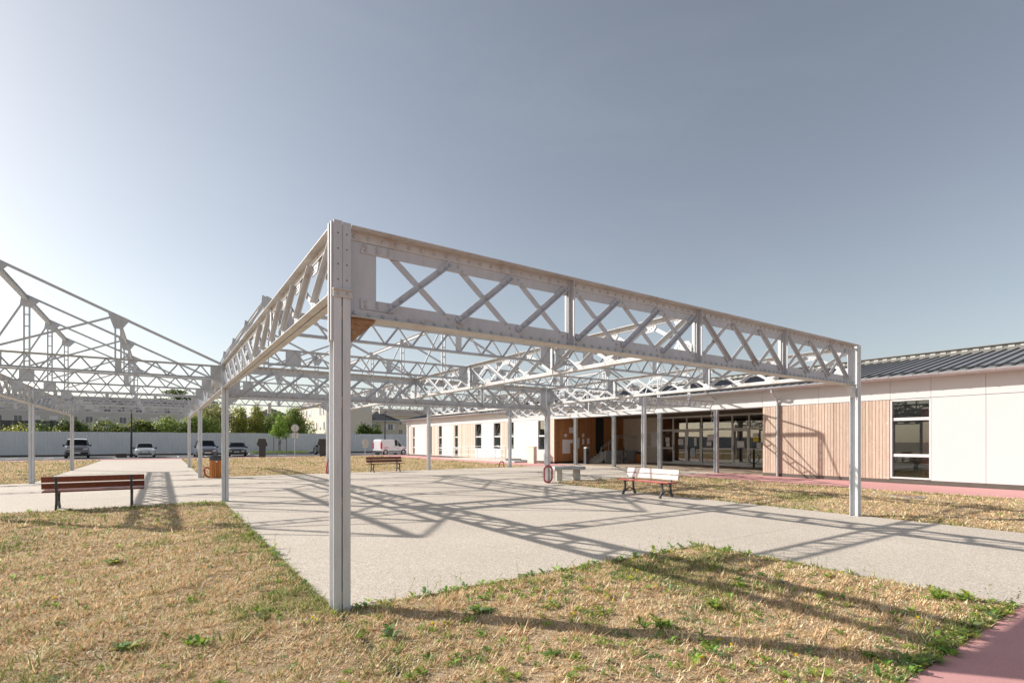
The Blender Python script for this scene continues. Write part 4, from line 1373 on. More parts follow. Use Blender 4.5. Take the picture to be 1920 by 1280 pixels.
# ------------------------------------------------------------------ red hoops at the post feet
def hoop(label, loc, rotz, tilt=0.0, h=0.62, wd=0.17):
    q = MB()
    pts = []
    for k in range(24):
        a = 2 * math.pi * k / 24
        x, z = wd * math.cos(a), math.sin(a)
        z = (h / 2 - wd) * (1 if z > 0 else -1) + wd * z
        pts.append((x, -tilt * (z + h / 2), z + h / 2 + 0.035))
    q.tube(pts, 0.036, 8, True)
    o = q.build('red_hoop', 'red_tube', None, loc, rotz, True)
    tag(o, label, 'hoop', 'red hoops at the feet of the posts')
hoop('upright red oval hoop at the foot of the middle post by the concrete table', (10.86, 10.56, 0), R(-12), 0.05)
hoop('red hoop leaning away from the post beside the orange litter bin', (0.33, 21.3, 0), R(20), -0.5, 0.40, 0.14)
hoop('red hoop half hidden behind the near post, at the far post in line with it', (5.36, 21.25, 0), R(70), 0.1)
hoop('small red hoop low in the grass left of the post in front of the ramp', (15.98, 21.75, -0.28), R(0), 0.2, 0.6)

# ------------------------------------------------------------------ litter bins
def litter_bin(label, loc, r=0.25, h=0.98):
    t = thing('litter_bin', label, 'bin', loc, 0, 'orange slatted litter bins')
    MB().cyl((0, 0), r - 0.035, 0.03, h * 0.78, 18).build('liner', 'black', t)
    n = 18
    for k in range(n):
        a = 2 * math.pi * k / n
        q = MB().box(r - 0.03, -r * 0.145, 0.02, r, r * 0.145, h * 0.79)
        o = q.build('slat', 'bin_wood', t); o.rotation_euler = (0, 0, a)
    q = MB().cyl((0, 0), r + 0.012, h * 0.79, h * 0.93, 20).cyl((0, 0), r + 0.012, h * 0.9305, h, 20, r * 0.8)
    q.build('lid', 'iron', t)
    MB().box(-0.03, -r - 0.02, h * 0.7, 0.03, -r - 0.012, h * 0.76).build('sticker', 'paper', t)
litter_bin('orange slatted litter bin with dark lid beside the left row of posts', (0.58, 21.0, 0))
litter_bin('orange litter bin in the shade of the porch by the cream wall', (28.2, 21.55, 0.02), 0.22, 0.8)

# ------------------------------------------------------------------ porch furniture
def bike_hoop(label, loc):
    t = thing('bike_stand', label, 'bike stand', loc, R(-50), 'black hoop bike stands at the porch')
    MB().box(-0.05, -0.03, 0, 0.05, 0.03, 1.12).build('stand_post', 'black', t)
    MB().tube([(0.30 * math.cos(a), 0.0, 0.58 + 0.30 * math.sin(a)) for a in [2 * math.pi * k / 24 for k in range(24)]], 0.022, 6, True).build('ring', 'black', t)
bike_hoop('black ring-shaped bike stand at the foot of the porch steps', (25.9, 20.9, 0.02))
bike_hoop('black ring-shaped bike stand before the rightmost glass pane', (27.9, 12.3, 0.02))
t = thing('ashtray_post', 'slim dark grey ashtray post in front of the brown board wall', 'ashtray', (23.1, 21.75, 0.02))
MB().box(-0.14, -0.12, 0.0, 0.14, 0.12, 1.08).build('body', 'iron', t)
MB().slab([(-0.14, 1.08), (0.14, 1.08), (0.14, 1.16), (-0.02, 1.20), (-0.14, 1.16)], 'y', -0.12, 0.12).build('hood', 'galv', t)
MB().box(-0.1, -0.126, 0.7, 0.1, -0.1202, 0.82).build('slot', 'black', t)
o = MB().tube([(21.45, 10.7, 3.2), (21.46, 10.72, 2.98), (21.42, 10.74, 2.85), (21.50, 10.7, 2.75), (21.40, 10.72, 2.62)], 0.014, 5).build('hanging_rope', 'conc_block')
tag(o, 'short frayed rope dangling from the truss end above the porch', 'rope')

# ------------------------------------------------------------------ boundary fence of ribbed sheet
FY = 70.0
fpr = thing('sheet_fence', 'tall grey ribbed sheet fence closing the car park', 'fence', (0, FY, 0))
seg = MB()
n = 13
for i in range(n):
    x = i * 0.25
    pts = [(x, 0.0), (x + 0.10, 0.0), (x + 0.135, -0.045), (x + 0.215, -0.045), (x + 0.25, 0.0)]
    for (a, b) in zip(pts[:-1], pts[1:]):
        seg.add([(a[0], a[1], 0.12), (b[0], b[1], 0.12), (b[0], b[1], 2.66), (a[0], a[1], 2.66), (a[0], a[1] + 0.012, 0.12), (b[0], b[1] + 0.012, 0.12), (b[0], b[1] + 0.012, 2.66), (a[0], a[1] + 0.012, 2.66)],
                [(0, 1, 2, 3), (7, 6, 5, 4), (3, 2, 6, 7)])
sm = seg.mesh('fence_sheet', 'fence')
psm = MB().box(-0.04, 0.02, 0, 0.04, 0.10, 2.5).mesh('fence_post', 'galv')
for i in range(-22, 13):
    o = put('fence_sheet', sm, fpr, (i * 3.26, 0, 0.012 * ((i * 7) % 3)))
    put('fence_post', psm, fpr, (i * 3.26, 0, 0))
MB().box(-72, -0.02, -0.02, 43, 0.10, 0.13).build('fence_footing', 'plinth', fpr)

# ------------------------------------------------------------------ signs, lamp posts, pedestals
def sign_pole(label, loc, hp, zc, rad, plates):
    t = thing('road_sign', label, 'road sign', loc, R(-28), 'road signs seen from the back')
    MB().cyl((0, 0), 0.035, 0, hp, 10).build('pole', 'galv', t)
    q = MB()
    ring = [(rad * math.cos(2 * math.pi * k / 24), zc + rad * math.sin(2 * math.pi * k / 24)) for k in range(24)]
    q.slab(ring, 'y', 0.045, 0.06)
    q.build('disc', 'sign_back', t)
    f = MB().tube([(rad * math.cos(2 * math.pi * k / 24), 0.05, zc + rad * math.sin(2 * math.pi * k / 24)) for k in range(24)], 0.014, 5, True)
    for dz in (-0.14, 0.14):
        f.box(-rad * 0.75, 0.028, zc + dz - 0.02, rad * 0.75, 0.045, zc + dz + 0.02)
    f.build('rim', 'galv', t)
    for (z0, z1, wd) in plates:
        MB().box(-wd / 2, 0.04, z0, wd / 2, 0.052, z1).build('sub_plate', 'sign_back', t)
sign_pole('tall pole with a round sign and two plates, seen from the back', (9.3, 48.1, 0), 3.25, 2.88, 0.36, [(2.2, 2.44, 0.6), (1.93, 2.16, 0.6)])
sign_pole('low round sign with one plate seen from the back, left of the white van', (16.6, 49.3, 0), 1.82, 1.45, 0.36, [(0.92, 1.06, 0.52)])

def lamp(label, loc, h):
    t = thing('lamp_post', label, 'lamp post', loc, 0, 'dark lamp posts in the car park')
    MB().tube([(0, 0, 0), (0, 0, h * 0.5), (0, 0, h)], 0.1, 10, False, [0.11, 0.085, 0.06]).build('pole', 'lamp_black', t)
    MB().box(-0.12, -0.5, h, 0.12, 0.1, h + 0.09).build('lamp_head', 'lamp_black', t)
    MB().cyl((0, 0), 0.18, 0, 0.3, 10).build('base', 'lamp_black', t)
lamp('dark lamp post left of the silver saloon in front of the fence', (-3.9, 59.6, 0), 4.7)
lamp('dark lamp post rising behind the white van', (23.7, 62.5, 0), 5.6)
t = thing('concrete_block', 'dark ballast block at the foot of the left lamp post', 'block', (-4.7, 59.4, -0.01))
MB().slab([(-0.45, 0.0), (0.45, 0.0), (0.4, 0.4), (-0.4, 0.4)], 'y', -0.3, 0.3).build('block', 'plinth', t)

def pedestal(label, loc):
    t = thing('info_pedestal', label, 'pedestal', loc, R(-25), 'charcoal pedestals before the car park')
    MB().box(-0.29, -0.06, 0.0, 0.29, 0.10, 1.02).build('stem', 'pedestal', t)
    hx = [(-0.29, 1.02), (0.29, 1.02), (0.52, 1.30), (0.34, 1.88), (-0.34, 1.88), (-0.52, 1.30)]
    MB().slab(hx, 'y', -0.075, 0.12).build('head', 'pedestal', t)
    q = MB()
    for a, b in zip(hx[2:], hx[3:] + hx[:1]):
        q.bar((a[0], 0.02, a[1]), (b[0], 0.02, b[1]), 0.22, 0.035, (0, 0, 1))
    q.build('rim', 'pedestal_rim', t)
pedestal('charcoal pedestal with a six-sided head, left of the young tree', (6.9, 51.3, 0.0))
pedestal('charcoal pedestal with a six-sided head in front of the car with a red tail lamp', (12.7, 51.3, 0.0))

# ------------------------------------------------------------------ trees and shrubs
def leaves(lobes, n, size, cols, seed, gap=0.0):
    r = np.random.default_rng(seed)
    lobes = np.array(lobes, float)
    vol = lobes[:, 3] * lobes[:, 4] * lobes[:, 5]
    idx = r.choice(len(lobes), n, p=vol / vol.sum())
    d = r.normal(size=(n, 3)); d /= np.linalg.norm(d, axis=1)[:, None]
    rad = r.uniform(0.35, 1.0, n) ** 0.45 * (1 + 0.12 * r.normal(size=n))
    # cluster leaves into sprays so that gaps open between them
    nc = max(8, n // 26)
    cl = r.normal(size=(nc, 3)); cl /= np.linalg.norm(cl, axis=1)[:, None]
    ci = r.integers(0, nc, n)
    d = d * 0.42 + cl[ci] * 0.9
    d /= np.maximum(np.linalg.norm(d, axis=1)[:, None], 0.3)
    c = lobes[idx, :3] + d * rad[:, None] * lobes[idx, 3:6]
    c[:, 2] = np.maximum(c[:, 2], 0.12)
    nrm = d + r.normal(size=(n, 3)) * 0.6 + np.array([0, 0, 0.4])
    nrm /= np.linalg.norm(nrm, axis=1)[:, None]
    t = np.cross(nrm, r.normal(size=(n, 3))); t /= np.linalg.norm(t, axis=1)[:, None]
    b = np.cross(nrm, t)
    s = size * r.uniform(0.6, 1.3, n)[:, None]
    P = np.stack([c - t * s * 0.9, c - b * s * 0.5, c + t * s * 0.9, c + b * s * 0.5], 1)
    cols = np.array(cols)
    shade = r.uniform(0.7, 1.3, nc)[ci][:, None]
    C = cols[r.integers(0, len(cols), n)] * shade * r.uniform(0.85, 1.15, (n, 1))
    return tri_mesh('crown', P, C, 'leaf', 4)

def tree(name, label, cat, loc, lobes, n, size, cols, seed, trunk_r=0.14, group=None):
    t = thing(name, label, cat, loc, 0, group)
    put('crown', leaves(lobes, n, size, cols, seed), t)
    rr = random.Random(seed)
    q = MB()
    top = max(l[2] for l in lobes)
    q.tube([(0, 0, -0.05), (0.05, 0.02, top * 0.35), (rr.uniform(-0.2, 0.2), rr.uniform(-0.2, 0.2), top * 0.7), (0, 0, top)], trunk_r, 8, False, [trunk_r * 1.3, trunk_r, trunk_r * 0.7, trunk_r * 0.3])
    for l in lobes:
        q.tube([(0, 0, l[2] * 0.4), (l[0] * 0.5, l[1] * 0.5, l[2] * 0.75), (l[0], l[1], l[2])], 0.05, 5, False, [trunk_r * 0.6, trunk_r * 0.35, trunk_r * 0.12])
    q.build('trunk', 'bark', t, smooth=True)
    return t
GD = [(0.108, 0.158, 0.044), (0.145, 0.202, 0.057), (0.089, 0.133, 0.044), (0.190, 0.240, 0.069)]
GM = [(0.224, 0.298, 0.082), (0.298, 0.380, 0.105), (0.172, 0.239, 0.067), (0.403, 0.448, 0.133)]
GY = [(0.432, 0.420, 0.084), (0.336, 0.372, 0.084), (0.516, 0.480, 0.108), (0.252, 0.300, 0.072)]
GB = [(0.404, 0.404, 0.157), (0.299, 0.325, 0.114), (0.491, 0.447, 0.194), (0.246, 0.299, 0.105)]
def lob(w_, h, n, seed, base=0.3):
    r = random.Random(seed)
    out = []
    for k in range(n):
        x = r.uniform(-0.5, 0.5) * w_
        zc = h * r.uniform(0.45, 0.82) * (1 - 0.5 * abs(x / w_))
        rx = w_ * r.uniform(0.17, 0.27)
        out.append((x, r.uniform(-0.7, 0.7), zc, rx, rx * 0.9, min(h - zc, h * 0.34) + 0.15))
    out.append((0, 0, h * 0.38, w_ * 0.42, w_ * 0.3, h * 0.34))
    return out
TREES = [
    ('shrub', 'yellow-green low shrub at the left end of the fence', 'shrub', (-17.0, 92, 0), 9.0, 4.1, 6, GY, 3500),
    ('shrub', 'dark green round shrub behind the fence, seen between the two left posts', 'shrub', (-12.9, 92.5, 0), 5.4, 5.0, 7, GD, 4200),
    ('shrub', 'wide dark green shrub with yellowish left half above the car with headlights on the left', 'shrub', (-6.0, 91, 0), 7.6, 5.1, 8, GD + GY[:1], 6000),
    ('tree', 'loose olive green tree behind the silver saloon, right of the lamp post', 'tree', (2.6, 90, 0), 7.6, 5.6, 8, GM, 6500),
    ('tree', 'brownish thin-leaved tree behind the left row of posts', 'tree', (7.0, 94, 0), 7.0, 8.4, 8, GB, 5500),
    ('tree', 'bright yellow-green tree just right of the left post row', 'tree', (11.2, 95, 0), 5.0, 8.0, 7, GY, 4500),
    ('tree', 'dense mid-green tree behind the black car and the left pedestal', 'tree', (15.2, 95, 0), 6.5, 7.2, 8, GM, 5500),
    ('tree', 'tall green tree left of the beige apartment block', 'tree', (19.2, 97, 0), 6.0, 8.2, 7, GM, 5500),
    ('shrub', 'dark conical evergreen shrub behind the fence above the white van', 'shrub', (26.3, 77.5, 0), 3.6, 4.9, 7, GD, 4200),
]
for i, (nm, lab, cat, loc, w_, h, nl, cols, n) in enumerate(TREES):
    tree(nm, lab, cat, loc, lob(w_, h, nl, 40 + i), int(n * 1.6), 0.19, cols, 100 + i, 0.16, 'trees and shrubs behind the fence')
tree('pine_tree', 'distant dark pine rising above the grey apartment roof', 'tree', (2.0, 178, 0), [(-3, 0, 13.2, 4.2, 3, 1.0), (2.5, 0, 14.6, 3.6, 3, 0.9), (0, 0, 16.2, 3.2, 3, 0.8), (5, 0, 12.6, 3.0, 3, 0.8)], 2600, 0.35, GD, 55, 0.3)
yt = tree('young_tree', 'young bright green tree between stakes on the car park island', 'tree', (11.0, 65.4, 0.1),
     [(0, 0, 3.0, 0.95, 0.9, 0.9), (0.1, 0, 3.9, 0.7, 0.65, 0.85), (-0.3, 0.1, 2.5, 0.9, 0.8, 0.6), (0.45, 0, 2.3, 0.8, 0.7, 0.55), (0, 0, 4.5, 0.4, 0.4, 0.6)], 2400, 0.10, [(0.24, 0.36, 0.05), (0.32, 0.45, 0.07), (0.17, 0.28, 0.045)], 66, 0.045)
for (dx, dy) in ((-0.75, -0.2), (0.75, -0.2), (0, 0.7)):
    MB().cyl((dx, dy), 0.04, -0.05, 2.1, 8).build('stake', 'wood_stake', yt)

# ------------------------------------------------------------------ houses behind the fence
def far_window(parent, fm, pm, loc):
    f = put('window', fm, parent, loc)
    put('pane', pm, f)

def block(name, label, loc, L, D, h, roof_h, wall, roofm, cols, rows, face, wsz=(1.1, 1.5), hip=True, gap=None, z0=1.2, storey=2.85, shutters=True, chims=3, over=0.45):
    """a house or block; origin at its corner, L along x, D along y. face: list of sides that carry windows"""
    t = thing(name, label, 'building', loc)
    MB().box(0, 0, 0, L, D, h).build('wall', wall, t)
    q = MB()
    o = over
    if hip:
        i = min(D, L) / 2
        ax, bx = ((i, D / 2), (L - i, D / 2)) if L >= D else ((L / 2, i), (L / 2, D - i))
        vs = [(-o, -o, h), (L + o, -o, h), (L + o, D + o, h), (-o, D + o, h), (ax[0], ax[1], h + roof_h), (bx[0], bx[1], h + roof_h)]
        fs = [(0, 1, 5, 4), (1, 2, 5), (2, 3, 4, 5), (3, 0, 4), (3, 2, 1, 0)] if L >= D else [(0, 1, 4), (1, 2, 5, 4), (2, 3, 5), (3, 0, 4, 5), (3, 2, 1, 0)]
    else:
        vs = [(-o, -o, h), (L + o, -o, h), (L + o, D + o, h), (-o, D + o, h), (-o, D / 2, h + roof_h), (L + o, D / 2, h + roof_h)]
        fs = [(0, 1, 5, 4), (2, 3, 4, 5), (3, 0, 4), (1, 2, 5), (3, 2, 1, 0)]
        if D > L:
            vs = [(-o, -o, h), (L + o, -o, h), (L + o, D + o, h), (-o, D + o, h), (L / 2, -o, h + roof_h), (L / 2, D + o, h + roof_h)]
            fs = [(0, 4, 5, 3), (1, 2, 5, 4), (0, 1, 4), (2, 3, 5), (3, 2, 1, 0)]
    vs2 = [(x, y, z + 0.004) for x, y, z in vs]
    q.add(vs2, fs)
    r = q.build('roof', roofm, t)
    gmb = MB().box(-o - 0.08, -o - 0.08, h - 0.14, L + o + 0.08, D + o + 0.08, h)
    gmb.build('eaves', 'zinc', t)
    rr = random.Random(int(abs(loc[0]) * 7))
    for k in range(chims):
        f = (k + 0.6) / chims
        cx, cy = (L * f, D / 2 + rr.uniform(-0.8, 0.8)) if L >= D else (L / 2 + rr.uniform(-0.8, 0.8), D * f)
        put('chimney', MB().box(cx - 0.35, cy - 0.35, h + roof_h * 0.4, cx + 0.35, cy + 0.35, h + roof_h + 0.9).mesh('chimney', 'render_beige'), r)
    ww, wh = wsz
    for fc in face:
        span = L if fc == 'front' else D
        nC = cols if fc == 'front' or len(face) == 1 else max(1, int(cols * span / max(L, D)))
        pit = span / nC
        if fc == 'front':
            fm = MB().box(-ww / 2 - 0.08, -0.05, -0.08, ww / 2 + 0.08, 0.02, 0.0).box(-ww / 2 - 0.08, -0.03, wh, ww / 2 + 0.08, 0.02, wh + 0.07).box(-ww / 2 - 0.07, -0.03, 0, -ww / 2, 0.02, wh).box(ww / 2, -0.03, 0, ww / 2 + 0.07, 0.02, wh).box(-0.04, -0.03, 0, 0.04, 0.02, wh).mesh('window', 'shutter')
            pm = MB().box(-ww / 2, -0.018, 0, -0.04, -0.006, wh).box(0.04, -0.018, 0, ww / 2, -0.006, wh).mesh('pane', 'pane_dark')
            sm_ = MB().box(-ww / 2 - 0.55, -0.06, 0, -ww / 2 - 0.08, -0.004, wh).box(ww / 2 + 0.08, -0.06, 0, ww / 2 + 0.55, -0.004, wh).mesh('shutter', 'shutter')
            bl = MB().box(-ww / 2, -0.025, wh * 0.35, ww / 2, -0.019, wh).mesh('blind', 'shutter')
        else:
            fm = MB().box(-0.05, -ww / 2 - 0.08, -0.08, 0.02, ww / 2 + 0.08, 0.0).box(-0.03, -ww / 2 - 0.08, wh, 0.02, ww / 2 + 0.08, wh + 0.07).box(-0.03, -ww / 2 - 0.07, 0, 0.02, -ww / 2, wh).box(-0.03, ww / 2, 0, 0.02, ww / 2 + 0.07, wh).box(-0.03, -0.04, 0, 0.02, 0.04, wh).mesh('window', 'shutter')
            pm = MB().box(-0.018, -ww / 2, 0, -0.006, -0.04, wh).box(-0.018, 0.04, 0, -0.006, ww / 2, wh).mesh('pane', 'pane_dark')
            sm_ = MB().box(-0.06, -ww / 2 - 0.55, 0, -0.004, -ww / 2 - 0.08, wh).box(-0.06, ww / 2 + 0.08, 0, -0.004, ww / 2 + 0.55, wh).mesh('shutter', 'shutter')
            bl = MB().box(-0.025, -ww / 2, wh * 0.35, -0.019, ww / 2, wh).mesh('blind', 'shutter')
        for j in range(rows):
            for i in range(nC):
                if rr.random() < 0.08: continue
                a = pit * (i + 0.5) + (rr.uniform(-0.3, 0.3))
                lc = (a, 0, z0 + j * storey) if fc == 'front' else (0, a, z0 + j * storey)
                f = put('window', fm, t, lc)
                put('pane', pm, f)
                if shutters and rr.random() < 0.6: put('shutter', sm_, f)
                if rr.random() < 0.35: put('blind', bl, f)
    return t
block('apartment_block', 'long pale grey apartment block with slate roof behind the left fence', (-62, 165, 0), 74, 11, 10.9, 2.6, 'render_grey', 'slate', 22, 4, ['front'], (1.4, 1.5), False, z0=0.9, storey=2.75, shutters=False, chims=7)
block('apartment_block', 'beige three-storey apartment block with white shutters behind the near post', (24.3, 92.5, 0), 8.0, 36, 9.0, 2.2, 'render_beige', 'tile_brown', 13, 3, ['side'], (0.9, 1.45), True, z0=1.0, storey=2.85, chims=2)
block('house', 'house with steep slate hip roof and tall chimneys left of the beige block', (14.3, 118, 0), 9.5, 10, 6.6, 2.6, 'render_grey', 'slate', 4, 2, ['front'], chims=3)
block('house', 'small cream house with dark slate hip roof right of the beige block', (34.0, 101, 0), 7.2, 9, 6.0, 2.2, 'render_yellow', 'slate', 2, 2, ['front'], (1.0, 1.2), chims=2)
bb = block('apartment_block', 'yellowish apartment block with balconies above the end of the low building', (55.5, 150, 0), 34, 10, 9.9, 2.2, 'render_yellow', 'tile_brown', 9, 3, ['front'], (1.2, 1.4), False, z0=1.0, storey=2.9, chims=5)
for j in range(3):
    for i in range(5):
        put('balcony', MB().box(-0.9, -0.9, 0, 0.9, -0.02, 0.12).box(-0.9, -0.9, 0.12, 0.9, -0.84, 0.9).mesh('balcony', 'render_beige'), bb, (4 + i * 6.5, 0, 1.0 + j * 2.9))
t = thing('garden_shed', 'dark slatted garden wall behind the shrubs at the far left', 'wall', (-34, 96, 0))
for k in range(16):
    MB().box(k * 1.25, 0, 0, k * 1.25 + 1.2, 0.12, 4.6).build('panel', 'slate', t)
# ------------------------------------------------------------------ vehicles
def car(name, label, cat, loc, rotz, paint, st, wheels, wr, group='cars in the car park', van=False, tail=False, nose_plate=True, dark_bumper=False):
    """st: stations (x, z_bottom, z_belt, z_top, half_width, half_top, glass?) from the nose (x = 0) to the tail; the car looks towards -x"""
    t = thing(name, label, cat, loc, rotz, group)
    def ring(s):
        x, zb, zl, zt, w_, wt, _ = s
        return [(x, -w_ * 0.90, zb), (x, -w_, zb + 0.16), (x, -w_ * 1.0, (zb + zl) * 0.55), (x, -w_ * 0.965, zl), (x, -wt, zt), (x, -wt * 0.55, zt + 0.035),
                (x, wt * 0.55, zt + 0.035), (x, wt, zt), (x, w_ * 0.965, zl), (x, w_, (zb + zl) * 0.55), (x, w_, zb + 0.16), (x, w_ * 0.90, zb)]
    body, ws, sw, rw_ = MB(), MB(), MB(), MB()
    rings = [ring(s) for s in st]
    for i in range(len(st) - 1):
        a, b = rings[i], rings[i + 1]
        g = st[i][6]
        for k in range(12):
            k2 = (k + 1) % 12
            quad = [a[k], a[k2], b[k2], b[k]]
            tgt = body
            if g == 'W' and k in (4, 5, 6): tgt = ws
            elif g in ('W', 'S') and k in (3, 7): tgt = sw
            elif g == 'R' and k in (4, 5, 6): tgt = rw_
            elif g == 'R' and k in (3, 7): tgt = sw
            tgt.add(quad, [(0, 1, 2, 3)])
    body.add(rings[0], [tuple(range(12))])
    body.add(rings[-1], [tuple(range(11, -1, -1))])
    me = body.mesh('body', paint)
    put('body', me, t)
    put('windscreen', ws.mesh('windscreen', 'car_glass'), t)
    if rw_.f:
        put('rear_window', rw_.mesh('rear_window', 'car_glass'), t)
    put('side_window', sw.mesh('side_window', 'car_glass'), t)
    # pillars
    pl = MB()
    for i in range(len(st)):
        if st[i][6] in ('S', 'R') or (i and st[i - 1][6] in ('W', 'S', 'R')):
            for k in (3, 7):
                a, b = rings[i][k], rings[i][k + 1] if k == 3 else rings[i][k]
                if k == 7: a, b = rings[i][8], rings[i][7]
                pl.bar((a[0], a[1] * 1.004, a[2]), (b[0], b[1] * 1.004, b[2]), 0.05, 0.02, (0, 1, 0))
    for i in range(len(st) - 1):
        if st[i][6] in ('W', 'R'):
            for k in (4, 7):
                a, b = rings[i][k], rings[i + 1][k]
                pl.bar((a[0], a[1] * 1.005, a[2] + 0.006), (b[0], b[1] * 1.005, b[2] + 0.006), 0.07, 0.03)
    put('pillar', pl.mesh('pillar', paint), t)
    # dark cabin floor and seats seen through the glass
    xs = [s[0] for s in st if s[6]]
    if xs:
        hw = st[len(st) // 2][4]
        put('cabin', MB().box(min(xs) + 0.3, -hw * 0.85, 0.45, max(xs) + 0.2, hw * 0.85, st[len(st) // 2][2] - 0.06).mesh('cabin', 'black'), t)
    W = max(s[4] for s in st)
    for wx in wheels:
        for s in (-1, 1):
            q = MB()
            n = 20
            y0, y1 = s * (W - 0.21), s * (W + 0.004)
            vs, fs = [], []
            for (y, r_) in ((y0, wr), (y1 - s * 0.03, wr), (y1, wr * 0.93), (y1, wr * 0.66)):
                vs += [(wr * 0 + r_ * math.cos(2 * math.pi * k / n), y, wr + r_ * math.sin(2 * math.pi * k / n)) for k in range(n)]
            for j in range(3):
                fs += [(j * n + k, j * n + (k + 1) % n, (j + 1) * n + (k + 1) % n, (j + 1) * n + k) for k in range(n)]
            q.add(vs, fs)
            wo = put('wheel', q.mesh('wheel', 'tyre'), t, (wx, 0, -0.012))
            h = MB()
            h.slab([(wr * 0.67 * math.cos(2 * math.pi * k / n), wr + wr * 0.67 * math.sin(2 * math.pi * k / n)) for k in range(n)], 'y', y1 - s * 0.04, y1 - s * 0.012)
            put('rim', h.mesh('rim', 'rim'), wo)
            a = MB()
            arc = [(wx + (wr + 0.06) * math.cos(math.pi * k / 12), wr + (wr + 0.06) * math.sin(math.pi * k / 12)) for k in range(13)]
            arc2 = [(wx + (wr - 0.02) * math.cos(math.pi * k / 12), wr + (wr - 0.02) * math.sin(math.pi * k / 12)) for k in range(12, -1, -1)]
            a.slab(arc + arc2, 'y', s * (W - 0.04), s * (W + 0.001))
            put('wheel_arch', a.mesh('wheel_arch', 'black'), t)
    zb, zl = st[0][1], st[0][2]
    w0 = st[0][4]
    def front(x, dy):      # small offset in front of the nose ring
        return x
    x0 = st[0][0]
    if not tail:
        for s in (-1, 1):
            q = MB().slab([(s * w0 * 0.55, zl - 0.17), (s * w0 * 0.98, zl - 0.13), (s * w0 * 0.96, zl - 0.01), (s * w0 * 0.58, zl - 0.06)], 'x', x0 - 0.02, x0 + 0.09)
            put('headlight', q.mesh('headlight', 'headlight'), t)
        put('grille', MB().box(x0 - 0.012, -w0 * 0.5, zl - 0.17, x0 + 0.02, w0 * 0.5, zl - 0.09).mesh('grille', 'black'), t)
        put('lower_grille', MB().box(x0 - 0.025, -w0 * 0.7, zb + 0.05, x0 + 0.02, w0 * 0.7, zb + 0.19).mesh('lower_grille', 'black'), t)
        if dark_bumper:
            put('bumper', MB().box(x0 - 0.05, -w0 * 1.0, zb + 0.02, x0 + 0.05, w0 * 1.0, zb + 0.34).mesh('bumper', 'black'), t)
        put('number_plate', MB().box(x0 - 0.062, -0.26, zb + 0.22, x0 - 0.051, 0.26, zb + 0.33).mesh('number_plate', 'plate'), t)
    xe = st[-1][0]
    we = st[-1][4]
    for s in (-1, 1):
        z1 = st[-1][2]
        put('tail_lamp', MB().box(xe - 0.12, s * we * 0.80, z1 - 0.30, xe + 0.025, s * (we + 0.012), z1 + (0.45 if van or tail else 0.0)).mesh('tail_lamp', 'tail'), t)
    put('rear_bumper', MB().box(xe - 0.1, -we * 1.0, 0.28, xe + 0.06, we * 1.0, 0.52).mesh('rear_bumper', 'black' if van or tail else paint), t)
    if tail:
        put('number_plate', MB().box(xe + 0.061, -0.26, 0.66, xe + 0.07, 0.26, 0.77).mesh('number_plate', 'plate'), t)
    # mirrors at the foot of the windscreen
    for i, s_ in enumerate(st):
        if s_[6] == 'W':
            for s in (-1, 1):
                m_ = MB().slab([(s_[0] + 0.25, s_[2] - 0.02), (s_[0] + 0.42, s_[2] - 0.02), (s_[0] + 0.44, s_[2] + 0.14), (s_[0] + 0.30, s_[2] + 0.15)], 'y', s * (s_[4] + 0.0), s * (s_[4] + 0.14))
                put('mirror', m_.mesh('mirror', 'black'), t)
            break
    for s in (-1, 1):
        put('sill_trim', MB().box(wheels[0] + wr + 0.08, s * (W - 0.01), 0.42, wheels[1] - wr - 0.08, s * (W + 0.012), 0.5).mesh('sill_trim', 'black' if van or dark_bumper else paint), t)
    return t

MPV = [(0, 0.22, 0.78, 0.84, 0.74, 0.62, None), (0.18, 0.2, 0.86, 0.92, 0.86, 0.68, None), (0.95, 0.2, 0.98, 1.10, 0.91, 0.72, 'W'), (1.75, 0.2, 1.02, 1.66, 0.92, 0.66, 'S'), (2.9, 0.2, 1.04, 1.70, 0.92, 0.66, 'S'), (3.95, 0.22, 1.04, 1.62, 0.9, 0.64, 'R'), (4.35, 0.3, 1.0, 1.12, 0.86, 0.68, None), (4.45, 0.32, 0.9, 0.98, 0.82, 0.66, None)]
SALOON = [(0, 0.24, 0.66, 0.70, 0.78, 0.66, None), (0.15, 0.2, 0.72, 0.77, 0.84, 0.68, None), (1.25, 0.2, 0.86, 0.93, 0.86, 0.70, 'W'), (1.95, 0.2, 0.88, 1.36, 0.86, 0.60, 'S'), (3.0, 0.2, 0.90, 1.38, 0.86, 0.60, 'R'), (3.65, 0.2, 0.90, 0.98, 0.85, 0.66, None), (4.35, 0.24, 0.86, 0.92, 0.82, 0.66, None)]
HATCH = [(0, 0.22, 0.66, 0.72, 0.76, 0.64, None), (0.16, 0.2, 0.74, 0.80, 0.86, 0.66, None), (1.05, 0.2, 0.90, 0.98, 0.88, 0.70, 'W'), (1.8, 0.2, 0.93, 1.44, 0.88, 0.62, 'S'), (3.0, 0.2, 0.95, 1.46, 0.88, 0.62, 'R'), (3.75, 0.24, 0.95, 1.10, 0.86, 0.66, None), (4.05, 0.28, 0.9, 0.98, 0.82, 0.66, None)]
LEIS = [(0, 0.24, 0.98, 1.04, 0.82, 0.68, None), (0.14, 0.22, 1.06, 1.11, 0.90, 0.72, None), (0.85, 0.22, 1.15, 1.22, 0.92, 0.76, 'W'), (1.45, 0.22, 1.18, 1.76, 0.92, 0.72, 'S'), (2.7, 0.22, 1.18, 1.84, 0.92, 0.74, 'S'), (4.25, 0.25, 1.18, 1.80, 0.91, 0.74, 'R'), (4.4, 0.3, 1.12, 1.30, 0.88, 0.74, None)]
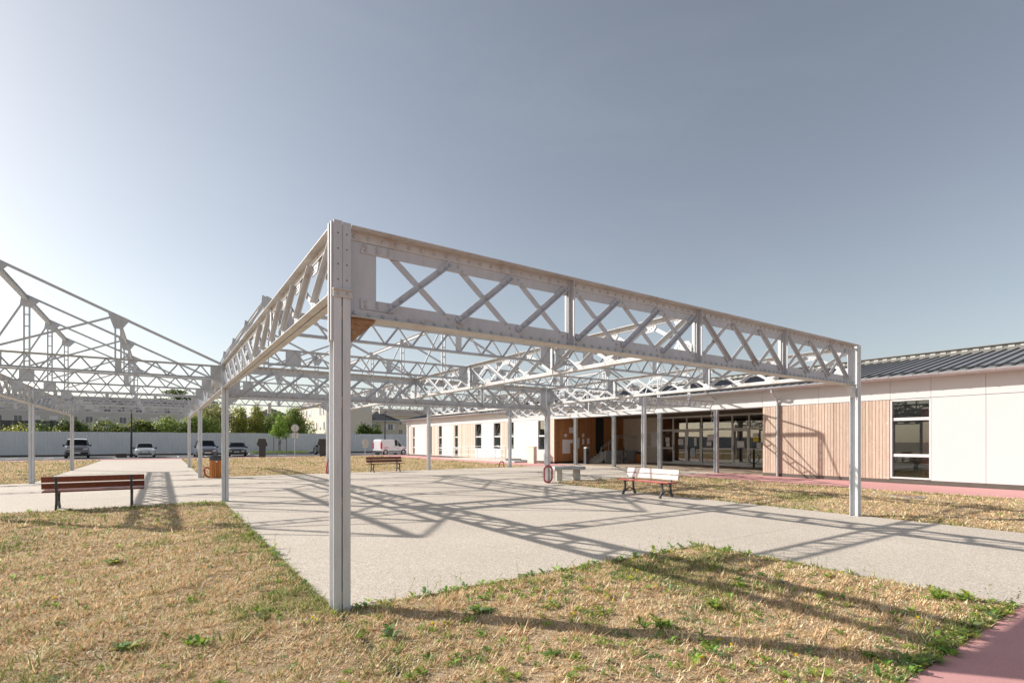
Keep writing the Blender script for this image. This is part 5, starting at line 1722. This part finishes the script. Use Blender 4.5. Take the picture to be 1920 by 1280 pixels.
VAN = [(0, 0.25, 0.78, 0.84, 0.74, 0.62, None), (0.15, 0.22, 0.86, 0.92, 0.82, 0.68, None), (0.95, 0.22, 1.02, 1.12, 0.84, 0.72, 'W'), (1.55, 0.22, 1.05, 1.72, 0.84, 0.70, 'S'), (2.05, 0.22, 1.06, 1.80, 0.84, 0.72, None), (3.85, 0.24, 1.06, 1.80, 0.84, 0.72, None), (3.98, 0.28, 1.04, 1.66, 0.82, 0.70, None)]
car('parked_car', 'tall grey leisure car with black bumper, leftmost of the parked cars', 'car', (-8.0, 58.4, -0.01), R(95), 'car_grey', LEIS, (0.85, 3.6), 0.33, dark_bumper=True)
car('parked_car', 'old silver saloon car facing the plaza right of the lamp post', 'car', (-2.75, 58.0, -0.01), R(91), 'car_silver', SALOON, (0.8, 3.45), 0.29)
car('parked_car', 'blue-grey rounded people carrier partly behind the left post row', 'car', (2.4, 53.9, -0.01), R(92), 'car_blue', MPV, (0.85, 3.6), 0.32)
car('parked_car', 'black hatchback right of the blue-grey people carrier', 'car', (5.2, 56.6, -0.01), R(82), 'car_black', HATCH, (0.8, 3.35), 0.31)
car('parked_car', 'dark car with a red tail lamp behind the right pedestal', 'car', (14.9, 61.7, -0.01), R(-80), 'car_black', MPV, (0.85, 3.6), 0.32, tail=True)
vn = car('delivery_van', 'small white van with red and white warning stripes beside the end of the low building', 'van', (23.3, 54.9, -0.01), R(197), 'car_white', VAN, (0.75, 3.4), 0.31, None, van=True)
# warning stripes and a square emblem on the side turned to us
for (xa, n) in ((3.55, 4), (0.35, 3)):
    for k in range(n):
        x = xa - k * 0.16 if xa > 1 else xa + k * 0.14
        z = 0.80 if xa > 1 else 0.74
        q = MB().slab([(x, z), (x + 0.08, z), (x + 0.02, z + 0.13), (x - 0.06, z + 0.13)], 'y', 0.848, 0.856)
        put('warning_stripe', q.mesh('warning_stripe', 'reflect_red'), vn)
put('side_emblem', MB().box(1.55, 0.848, 0.74, 1.66, 0.856, 0.86).mesh('side_emblem', 'reflect_red'), vn)
put('door_handle', MB().box(2.0, 0.846, 0.92, 2.16, 0.862, 0.96).mesh('door_handle', 'black'), vn)
